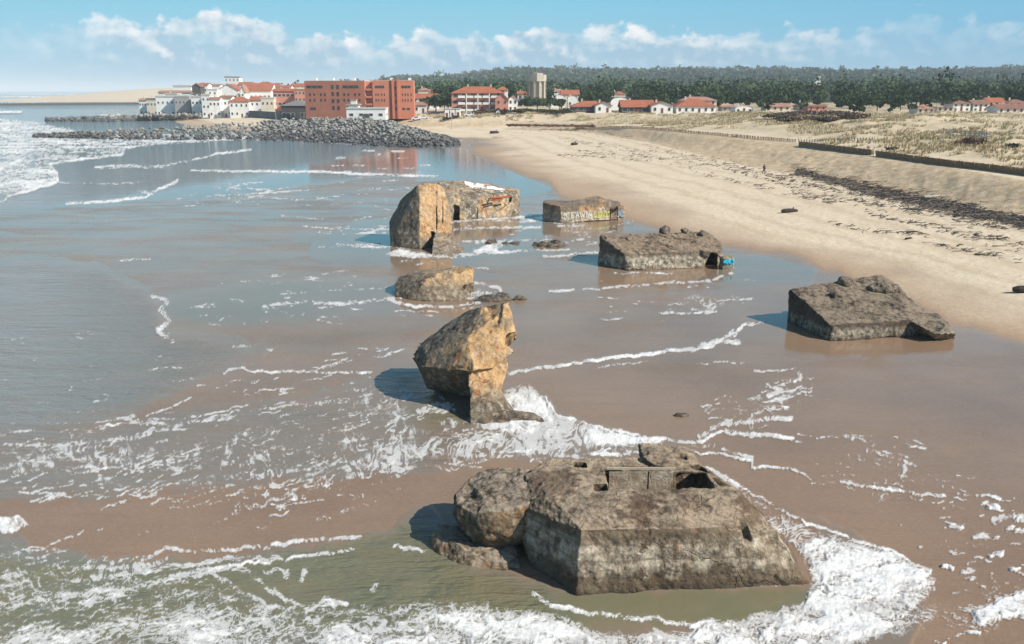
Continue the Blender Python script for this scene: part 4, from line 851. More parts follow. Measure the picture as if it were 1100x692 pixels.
o = solid('low_block', [lo], [cave], 0.06, cI, bI, None, facing=((0.7, -0.5, 0.5), 0.5), disp=((0.24, 0.45, 3, 'n'), (0.12, 1.4, 4, 'n'), (0.05, 4, 3, 'n'), (0.12, 0.9, 3, 'pit')))
tag(o, 'low rounded tan concrete block with a hollow at its right foot, in shallow foam', 'concrete block')
def rubble(name, px_, py_, rad, label, mat=cR, tilt=(0, 0, 0), sink=0.15):
    c = P(px_, py_, 0); r_ = random.Random(px_); qs = []
    for i in range(7):
        k = r_.uniform(0.25, 0.55) if i else 0.6
        q = c + w((r_.uniform(-0.75, 0.75) * rad[0] * (i > 0), r_.uniform(-0.7, 0.7) * rad[1] * (i > 0), -0.35 * rad[2] * k))
        pts = [q + w((r_.gauss(0, 1), r_.gauss(0, 1), r_.gauss(0, 1))).normalized() * 1.0 for _ in range(14)]
        qs.append([q + w(((p_ - q).x * rad[0] * k, (p_ - q).y * rad[1] * k, (p_ - q).z * rad[2] * (0.7 + k))) for p_ in pts])
    o = solid(name, qs, [], max(0.04, rad[0] / 26), mat, (c.x, c.y, 0), None, ((0.12 * rad[2], 1.5 / rad[0] * 1.5, 4, 'n'), (0.10 * rad[2], 5 / rad[0], 3, 'n')), smooth=0, zcut=-0.3)
    return tag(o, label, 'rock')
cW = m_concrete('wet rubble', (0.17, 0.14, 0.105), (0.3, 0.26, 0.2), (0.09, 0.07, 0.05), wet=0.2, sc=1.4)
rubble('concrete_rubble', 535, 321, (2.6, 1.6, 0.5), 'low grey rubble awash in foam just right of the low tan block', cW, (0, 4, -15))
rubble('concrete_rubble', 586, 264, (2.3, 1.6, 0.55), 'flat grey rubble in shallow water between the upright slab and the long bunker', cW, (0, 3, 5))
rubble('concrete_rubble', 528, 262, (1.0, 0.8, 0.55), 'small dark pointed stone in the foam right of the upright slab foot', cW, (0, 25, 5))
rubble('concrete_rubble', 551, 262, (1.3, 0.9, 0.3), 'very low wet stone between the small pointed stone and the flat rubble', cW, (0, 0, 0))
rubble('concrete_rubble', 732, 447, (0.55, 0.35, 0.16), 'small ridged stone alone on wet sand above the nearest bunker', cW, (0, 0, 10))

# ------------------------------------------------------------------ armour-stone groins
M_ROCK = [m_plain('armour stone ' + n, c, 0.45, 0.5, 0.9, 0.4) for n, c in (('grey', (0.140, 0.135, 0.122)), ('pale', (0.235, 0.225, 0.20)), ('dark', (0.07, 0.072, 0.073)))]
def rock_geo(seed, sub=2):
    bm = bmesh.new(); bmesh.ops.create_icosphere(bm, subdivisions=sub, radius=1)
    r_ = random.Random(seed); cuts = [Vector((r_.gauss(0, 1), r_.gauss(0, 1), r_.gauss(0, 1))).normalized() for _ in range(13)]; hs = [r_.uniform(0.42, 0.8) for _ in cuts]
    for v_ in bm.verts:
        q = v_.co.copy()
        for n_, h_ in zip(cuts, hs):
            e = q.dot(n_) - h_
            if e > 0: q -= n_ * e
        v_.co = Vector((q.x, q.y, q.z * 0.85))
    V_ = [tuple(v_.co) for v_ in bm.verts]; F_ = [tuple(v_.index for v_ in f_.verts) for f_ in bm.faces]; bm.free(); return np.array(V_), np.array(F_)
RG = [rock_geo(i) for i in range(8)]
def band(bot, top, n, size, rs):
    """Stones between a traced foot line (at water level) and a traced crest line (heights given)."""
    out = []
    B = [P(*q) if len(q) == 2 else P(q[0], q[1], q[2]) for q in bot]; T = [P(q[0], q[1], q[2]) for q in top]
    for _ in range(n):
        s_ = rs.random() * (len(B) - 1); i = min(int(s_), len(B) - 2); f_ = s_ - i; t_ = rs.random()
        b_ = B[i].lerp(B[i + 1], f_); p_ = T[i].lerp(T[i + 1], f_)
        q = b_.lerp(p_, t_); q.z += rs.uniform(-0.3, 0.35); out.append((q, size * rs.uniform(0.6, 1.35)))
    return out
rs = random.Random(4)
st = band([(280, 151), (330, 153), (380, 156), (420, 158), (455, 158.5), (492, 156)], [(280, 128.5, 5), (330, 127, 5.5), (380, 126.5, 5.6), (420, 129.5, 4.9), (450, 139, 3), (494, 153, 0.5)], 1500, 0.68, rs)
st += band([(36, 148), (100, 149.5), (190, 151), (285, 151)], [(36, 145, 0.8), (100, 141.5, 2.4), (190, 137, 3.6), (285, 130, 5.0)], 760, 0.75, rs)
st.sort(key=lambda q: q[0].y)
RM = []
for i, (v_, f_) in enumerate(RG):
    RM.append([new_mesh('boulder', v_, f_, M_ROCK[k]) for k in (0, 1, 2)])
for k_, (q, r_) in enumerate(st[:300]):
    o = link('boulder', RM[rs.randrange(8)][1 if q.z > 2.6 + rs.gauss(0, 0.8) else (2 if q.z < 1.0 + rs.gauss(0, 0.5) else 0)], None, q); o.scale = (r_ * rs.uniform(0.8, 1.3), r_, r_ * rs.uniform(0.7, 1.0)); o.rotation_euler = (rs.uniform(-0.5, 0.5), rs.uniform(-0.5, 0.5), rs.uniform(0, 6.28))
    tag(o, 'angular grey boulder among many in the near rock groin below the red building', 'boulder', 'boulders of the near rock groin')
def rock_mats(me, lst, nf):
    me.materials.append(M_ROCK[1]); me.materials.append(M_ROCK[2])
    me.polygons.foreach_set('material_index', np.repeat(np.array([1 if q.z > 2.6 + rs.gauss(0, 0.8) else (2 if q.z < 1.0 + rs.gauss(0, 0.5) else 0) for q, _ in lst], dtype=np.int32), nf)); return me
def rock_mass(name, lst, label):
    Vs, Fs, n = [], [], 0
    for q, r_ in lst:
        v_, f_ = RG[rs.randrange(8)]; a = rs.uniform(0, 6.28); c_, s_ = math.cos(a), math.sin(a)
        w_ = np.stack([(v_[:, 0] * c_ - v_[:, 1] * s_) * 1.1, v_[:, 0] * s_ + v_[:, 1] * c_, v_[:, 2]], 1) * r_ + np.array(q); Vs.append(w_); Fs.append(f_ + n); n += len(v_)
    return tag(link(name, rock_mats(new_mesh(name, np.concatenate(Vs), np.concatenate(Fs), M_ROCK[0]), lst, len(RG[0][1]))), label, 'rocks', kind='stuff')
rock_mass('groin_rocks', st[300:], 'grey rocks filling the rest of the near groin')
rock_mass('groin_rocks', band([(50, 130.5), (120, 131), (215, 128)], [(50, 127.5, 1.2), (120, 125.5, 2.4), (215, 122.5, 4.0)], 620, 1.3, rs), 'grey rocks of the second groin further up the shore')
core = MB()                                # rubble core so no light shows between the stones
B_ = [P(x, y, 0) for x, y in ((280, 150), (330, 152), (380, 155), (420, 157), (455, 157.5), (490, 155.5))]; T_ = [P(*q) for q in ((280, 129.5, 4.6), (330, 128, 5), (380, 127.5, 5.1), (420, 130.5, 4.4), (450, 140, 2.5), (492, 153.5, 0.2))]
core.poly([tuple(q) for q in B_] + [tuple(q + Vector((0, 3, -0.3))) for q in T_] + [(q.x, q.y + 40, 0) for q in T_], [(i, i + 1, 7 + i, 6 + i) for i in range(5)] + [(6 + i, 7 + i, 13 + i, 12 + i) for i in range(5)])
tag(core.build('groin_core', M_ROCK[2]), kind='structure')
pier = empty('timber_breakwater', P(80, 113, 0), 0, 'long dark timber pile breakwater crossing the far surf at the left', 'breakwater')
mb = MB(); a_, b_ = P(-60, 114.0, 0) - P(80, 113, 0), P(150, 112.4, 0) - P(80, 113, 0)
for i in range(90):
    q = a_.lerp(b_, i / 89); mb.box(q.x - 0.45, q.x + 0.45, q.y - 0.5, q.y + 0.5, -1, 3.0 + 0.5 * random.random())
mb.build('pile_row', m_plain('wet timber', (0.09, 0.08, 0.07), 0.4, 0.6), pier)
mb = MB(); mb.poly([(a_.x, a_.y + 0.6, 0), (b_.x, b_.y + 0.6, 0), (b_.x, b_.y + 0.6, 2.2), (a_.x, a_.y + 0.6, 2.2), (a_.x, a_.y + 1.4, 0), (b_.x, b_.y + 1.4, 0), (b_.x, b_.y + 1.4, 2.2), (a_.x, a_.y + 1.4, 2.2)], [(0, 1, 2, 3), (3, 2, 6, 7), (5, 4, 7, 6)])
mb.build('plank_wall', m_plain('plank wall', (0.14, 0.125, 0.11), 0.4, 0.4), pier)

# ------------------------------------------------------------------ the town
def m_tiles(name, c):
    t = NT(name); co = t.co(); n = t.noise(co, 0.35, 6); n2 = t.noise(co, 5, 4, 0.7)
    wv = t.n('ShaderNodeTexWave', bands_direction='X'); t.set(wv.inputs['Vector'], co); t.set(wv.inputs['Scale'], 1.6)
    f = t.rng(t.math('ADD', t.math('MULTIPLY', n, 0.5), t.math('MULTIPLY', n2, 0.5)), 0.3, 0.7, 0.7, 1.25)
    g = t.n('ShaderNodeVectorMath', operation='SCALE'); t.set(g.inputs[0], c); t.set(g.inputs['Scale'], f)
    return t.fin(t.pbr(g.outputs[0], 0.85, t.bump(wv.outputs['Fac'], 0.4, 0.08), 0.2))
MT = dict(white=m_plain('white render', (0.74, 0.72, 0.67), 0.14, 0.3), cream=m_plain('cream render', (0.60, 0.53, 0.42), 0.15, 0.3), pink=m_plain('pink render', (0.55, 0.235, 0.165), 0.15, 0.3),
          brick=m_plain('terracotta render', (0.47, 0.175, 0.105), 0.16, 0.25), darkwall=m_plain('dark stained boards', (0.075, 0.07, 0.068), 0.3, 0.5), grey=m_plain('grey render', (0.32, 0.31, 0.29), 0.2, 0.4),
          red=m_tiles('red roof tiles', (0.34, 0.118, 0.066)), dull=m_tiles('faded roof tiles', (0.34, 0.185, 0.135)), brown=m_tiles('brown roof tiles', (0.24, 0.125, 0.09)), slate=m_plain('grey roof felt', (0.17, 0.165, 0.155), 0.25, 0.4),
          flat=m_plain('flat roof gravel', (0.45, 0.43, 0.39), 0.2, 0.5), timber=m_plain('red brown timber', (0.20, 0.06, 0.04), 0.2, 0.5))
tg = NT('window glass'); M_GL = tg.fin(tg.pbr(tg.mix(tg.noise(tg.co(), 0.4, 2), (0.02, 0.025, 0.03), (0.06, 0.07, 0.08)), 0.08, None, 0.5, 1.5))
M_SH = m_plain('window frame paint', (0.50, 0.48, 0.45), 0.1, 1)
FOOT = [(330, 446, 430), (565, 590, 552)]
def window(b, x, z, ww, wh, y=0.0, axis='y', sg=-1, frame=True, mat=None):
    """A window as its own part: a raised frame and, under it, its pane."""
    fr = MB(); g = 0.09; t0, t1 = (0.0, 0.10)
    def bx(m, a0, a1, c0, c1, d0, d1):
        lo, hi = sorted((y + sg * d0, y + sg * d1))
        if axis == 'y': m.box(a0, a1, lo, hi, c0, c1)
        else: m.box(lo, hi, a0, a1, c0, c1)
    for q in ((x - ww / 2 - g, x - ww / 2, z - g, z + wh + g), (x + ww / 2, x + ww / 2 + g, z - g, z + wh + g), (x - ww / 2, x + ww / 2, z - g, z), (x - ww / 2, x + ww / 2, z + wh, z + wh + g)):
        bx(fr, q[0], q[1], q[2], q[3], t0 - 0.02, t1)
    f_ = fr.build('window', mat or M_SH, b); p_ = MB(); bx(p_, x - ww / 2 + 0.003, x + ww / 2 - 0.003, z + 0.003, z + wh - 0.003, -0.05, 0.04); p_.build('pane', M_GL, f_); return f_
def house(px0, px1, d, pe, pr, wall, roof, kind, label, depth=9, rows=2, cols=3, rz=0, side=2, cat='house', name='house', chim=1, over=0.5, base=None, win=(0.9, 1.3), dooring=True, roof_m=None, sidewin=None):
    """A house surveyed by its front: left and right edge, distance, eaves and ridge as seen."""
    p0, p1, pr_ = Y(px0, pe, d), Y(px1, pe, d), Y((px0 + px1) / 2, pr, d + (depth / 2 if kind in ('gable_x', 'hip') else 0))
    xc, wd = (p0.x + p1.x) / 2, p1.x - p0.x
    z0 = (float(hgt(xc, d + depth / 2)) if base is None else base) - 0.3
    he, hr = max(2.2, p0.z - z0), max(pr_.z - z0, p0.z - z0 + 0.4)
    b = empty(name, (xc, d, z0), rz, label, cat); hw = wd / 2; FOOT.append((min(px0, px1) - 3, max(px0, px1) + 3, d + depth + 5))
    wl = MB(); pts = [(-hw, 0, 0), (hw, 0, 0), (hw, depth, 0), (-hw, depth, 0), (-hw, 0, he), (hw, 0, he), (hw, depth, he), (-hw, depth, he)]
    fs_ = [(0, 1, 5, 4), (1, 2, 6, 5), (2, 3, 7, 6), (3, 0, 4, 7)]
    if kind == 'gable_x': pts += [(-hw, depth / 2, hr), (hw, depth / 2, hr)]; fs_ += [(5, 6, 9), (7, 4, 8)]
    elif kind == 'gable_y': pts += [(0, 0, hr), (0, depth, hr)]; fs_ += [(4, 5, 8), (6, 7, 9)]
    else: fs_ += [(4, 5, 6, 7)]
    if kind == 'arch':
        K_ = 10; arc = [(-hw * math.cos(math.pi * i / K_), he + (hr - he) * math.sin(math.pi * i / K_)) for i in range(K_ + 1)]
        n_ = len(pts); pts += [(x_, 0, z_) for x_, z_ in arc]; fs_ = fs_[:-1] + [tuple(n_ + i for i in range(K_, -1, -1))]
    wl.poly(pts, fs_).build('wall', wall, b)
    rf = MB(); th = 0.22; ov = over
    def slab(q): 
        lo = [Vector(p) + Vector((0, 0, 0.03)) for p in q]; hi = [p + Vector((0, 0, th)) for p in lo]; n_ = len(q)
        rf.poly(lo + hi, [tuple(range(n_))[::-1], tuple(range(n_, 2 * n_))] + [(i, (i + 1) % n_, n_ + (i + 1) % n_, n_ + i) for i in range(n_)])
    if kind == 'gable_x':
        k_ = (hr - he) / (depth / 2) * ov; slab([(-hw - ov, -ov, he - k_), (hw + ov, -ov, he - k_), (hw + ov, depth / 2, hr), (-hw - ov, depth / 2, hr)]); slab([(hw + ov, depth + ov, he - k_), (-hw - ov, depth + ov, he - k_), (-hw - ov, depth / 2 + 0.01, hr), (hw + ov, depth / 2 + 0.01, hr)])
    elif kind == 'gable_y':
        k_ = (hr - he) / hw * ov; slab([(-hw - ov, -ov, he - k_), (0, -ov, hr), (0, depth + ov, hr), (-hw - ov, depth + ov, he - k_)]); slab([(0.01, -ov, hr), (hw + ov, -ov, he - k_), (hw + ov, depth + ov, he - k_), (0.01, depth + ov, hr)])
    elif kind == 'hip':
        i_ = min(hw, depth / 2) * 0.95; e = ov; r0, r1 = (-hw + i_, depth / 2, hr), (hw - i_, depth / 2, hr)
        c_ = [(-hw - e, -e, he), (hw + e, -e, he), (hw + e, depth + e, he), (-hw - e, depth + e, he)]
        rf.poly([Vector(q) + Vector((0, 0, 0.03)) for q in c_ + [r0, r1]] + [Vector(q) - Vector((0, 0, 0.2)) for q in c_], [(0, 1, 5, 4), (1, 2, 5), (2, 3, 4, 5), (3, 0, 4), (0, 6, 7, 1), (1, 7, 8, 2), (2, 8, 9, 3), (3, 9, 6, 0), (6, 9, 8, 7)])
    elif kind == 'flat': rf.box(-hw - 0.2, hw + 0.2, -0.2, depth + 0.2, he + 0.01, hr)
    elif kind == 'arch':
        n_ = len(arc); inn = [(x_, -0.15, z_ + 0.02) for x_, z_ in arc]; out_ = [(x_ * 1.05, -0.15, he + (z_ - he) * 1.06 + 0.02) for x_, z_ in arc]
        A_ = inn + out_; rf.poly(A_ + [(x_, depth, z_) for x_, _, z_ in A_], [(i, i + 1, n_ + i + 1, n_ + i) for i in range(n_ - 1)] + [(n_ + i, n_ + i + 1, 3 * n_ + i + 1, 3 * n_ + i) for i in range(n_ - 1)])
    r_ = rf.build('roof', roof, b)
    if chim:
        for i in range(chim):
            cx = -hw * 0.4 + i * hw * 0.9; mb_ = MB(); zc = hr - 0.5; mb_.box(cx - 0.35, cx + 0.35, depth * 0.55, depth * 0.55 + 0.6, zc - 1.2, zc + 1.3); mb_.box(cx - 0.42, cx + 0.42, depth * 0.55 - 0.07, depth * 0.55 + 0.67, zc + 1.303, zc + 1.45); mb_.build('chimney', MT['cream'], r_)
    fh = he / max(rows, 1)
    for r2_ in range(rows):
        for c2_ in range(cols):
            x_ = -hw + wd * (c2_ + 0.5) / cols
            if dooring and r2_ == 0 and c2_ == cols // 2:
                mb_ = MB(); mb_.box(x_ - 0.5, x_ + 0.5, -0.07, 0.04, 0.3, 2.4); dr = mb_.build('door', MT['timber'], b); mb_ = MB(); mb_.box(x_ + 0.3, x_ + 0.4, -0.13, -0.072, 1.2, 1.4); mb_.build('handle', MT['grey'], dr); continue
            window(b, x_, fh * r2_ + fh * 0.38, win[0], min(win[1], fh * 0.5))
        for c2_ in range(side): window(b, depth * (c2_ + 0.5) / side, fh * r2_ + fh * 0.38, win[0], min(win[1], fh * 0.5), hw, 'x', 1)
    return b

# -- the big red apartment block: two wings meeting at a corner toward the sea
base_r = Y(393, 126, 405); RBX, RBY = base_r.x, 405.0; zr = 4.6
RB = empty('apartment_building', (RBX, RBY, zr), 0, 'large terracotta red apartment block with flat roof and five storeys, behind the rock groin', 'building')
hb = Y(393, 87, 405).z - zr
def wing(ang, L, dep_, h_, flip):
    e_ = empty_dir = None
    c_, s_ = math.cos(ang), math.sin(ang)
    return lambda a, n_, z: (a * c_ - n_ * s_ * 1.0, a * s_ + n_ * c_, z)
def wing_part(name, boxes, fr, mat, parent=None):
    mb_ = MB()
    for a0_, a1_, n0_, n1_, z0_, z1_ in boxes:
        pts = [fr(a, n_, z) for z in (z0_, z1_) for a, n_ in ((a0_, n0_), (a1_, n0_), (a1_, n1_), (a0_, n1_))]
        mb_.poly(pts, [(0, 3, 2, 1), (4, 5, 6, 7), (0, 1, 5, 4), (1, 2, 6, 5), (2, 3, 7, 6), (3, 0, 4, 7)])
    return mb_.build(name, mat, parent or RB)
fl = wing(math.pi + R(-9), 0, 0, 0, 0)      # left wing: a runs left from the corner, receding
frr = wing(R(3), 0, 0, 0, 0)
LL = 28.0; LR = 21.5; sc_ = hb / 5.0
flL = lambda a, n_, z: fl(a, -n_, z)          # n grows away from the viewer
wing_part('wall', [(0.0, LL, 0, 13, 0, hb)], flL, MT['brick']); wing_part('wall', [(3.4, LR, 0, 12, 0, hb + 0.2), (LR * 0.555, LR * 0.60, -0.7, 0.0, 0, hb + 0.9), (LR * 0.66, LR * 0.705, -0.7, 0.0, 0, hb + 0.9)], frr, MT['brick'])
wing_part('stair_recess', [(0.2, 3.38, 2.2, 8, 0, hb - 0.3)], frr, MT['pink'])
for r_ in range(4): wing_part('balcony', [(0.3, 3.3, 0.2, 2.18, 2.6 + r_ * sc_ * 0.98, 3.5 + r_ * sc_ * 0.98)], frr, MT['brick'])
wing_part('roof', [(0.4, LL - 0.4, 0.4, 12.6, hb + 0.01, hb + 0.18)], flL, MT['flat']); wing_part('roof', [(3.8, LR - 0.4, 0.4, 11.6, hb + 0.21, hb + 0.35)], frr, MT['flat'])
for a_, f_ in ((6, flL), (16, flL), (24, flL), (11, frr), (19, frr)): wing_part('roof_vent', [(a_, a_ + 1.2, 5, 6.2, hb + 0.36, hb + 1.3)], f_, MT['white'])
def wwin(f_, a, z, ww, wh):
    o = wing_part('window', [(a - ww / 2 - 0.12, a + ww / 2 + 0.12, -0.03, 0.05, z - 0.12, z + wh + 0.12)], f_, MT['brick']); wing_part('pane', [(a - ww / 2, a + ww / 2, -0.06, -0.032, z, z + wh)], f_, M_GL, o)
for lv, zz in enumerate((sc_ * 1.18, sc_ * 2.3, sc_ * 2.85 + 0.6, sc_ * 4.05)):
    if lv == 3:
        for a_ in (LL * 0.14, LL * 0.23, LL * 0.32, LL * 0.74, LL * 0.83, LL * 0.92): wwin(flL, LL - a_ if False else a_, zz, 2.3, 1.2)
        for a_ in (5.2, 6.6, 8.0, 16.8, 18.2, 19.6): wwin(frr, a_, zz, 1.3, 1.1)
    elif lv == 0:
        for a_ in (LL * 0.10, LL * 0.87): wwin(flL, a_, zz, 2.6, 1.1)
        for a_ in (5.6, 7.0, 17.0, 19.0): wwin(frr, a_, zz, 1.4, 0.9)
    else:
        for a_ in (0.09, 0.16, 0.27, 0.34, 0.66, 0.73, 0.84, 0.91): wwin(flL, LL * a_, zz, 0.8, 1.15)
        for a_ in (4.9, 5.9, 7.4, 8.6, 16.6, 17.8, 19.0, 20.4): wwin(frr, a_, zz, 0.5, 1.1)
for lv in range(1, 5):
    for a_ in (LL * 0.445, LL * 0.53): wwin(flL, a_, sc_ * lv * 0.92 + 0.9, 1.2, 1.7)
    for a_ in (LR * 0.575 + 1.1,): wwin(frr, a_, sc_ * lv * 0.92 + 0.6, 0.6, 1.4)
# -- white lifeguard building in front of it
LG = house(372, 414, 388, 117.5, 115.5, MT['white'], MT['flat'], 'flat', 'low white beach building with a small lookout tower, in front of the red apartment block', 8, 1, 4, cat='building', name='beach_building', chim=0, base=5.0, win=(1.6, 1.0), dooring=False)
mb = MB(); mb.box(-7.6, -3.2, 0.5, 4.8, 3.6, 6.6); mb.build('lookout_tower', MT['white'], LG)
mb = MB(); mb.box(-6.6, -4.2, 1.3, 3.7, 6.605, 8.3); tw = mb.build('lookout_cabin', MT['cream'], LG); mb = MB(); mb.box(-8.2, -2.6, 0, 5.3, 6.2, 6.6 - 0.003); mb.build('balcony', MT['grey'], LG)
mb = MB(); mb.box(-6.9, -3.9, 1.0, 4.0, 8.303, 8.5); mb.build('roof', MT['grey'], tw)
mb = MB(); mb.box(-1.5, 1.5, -0.06, 0.03, 0.4, 2.6); mb.build('door', MT['darkwall'], LG)
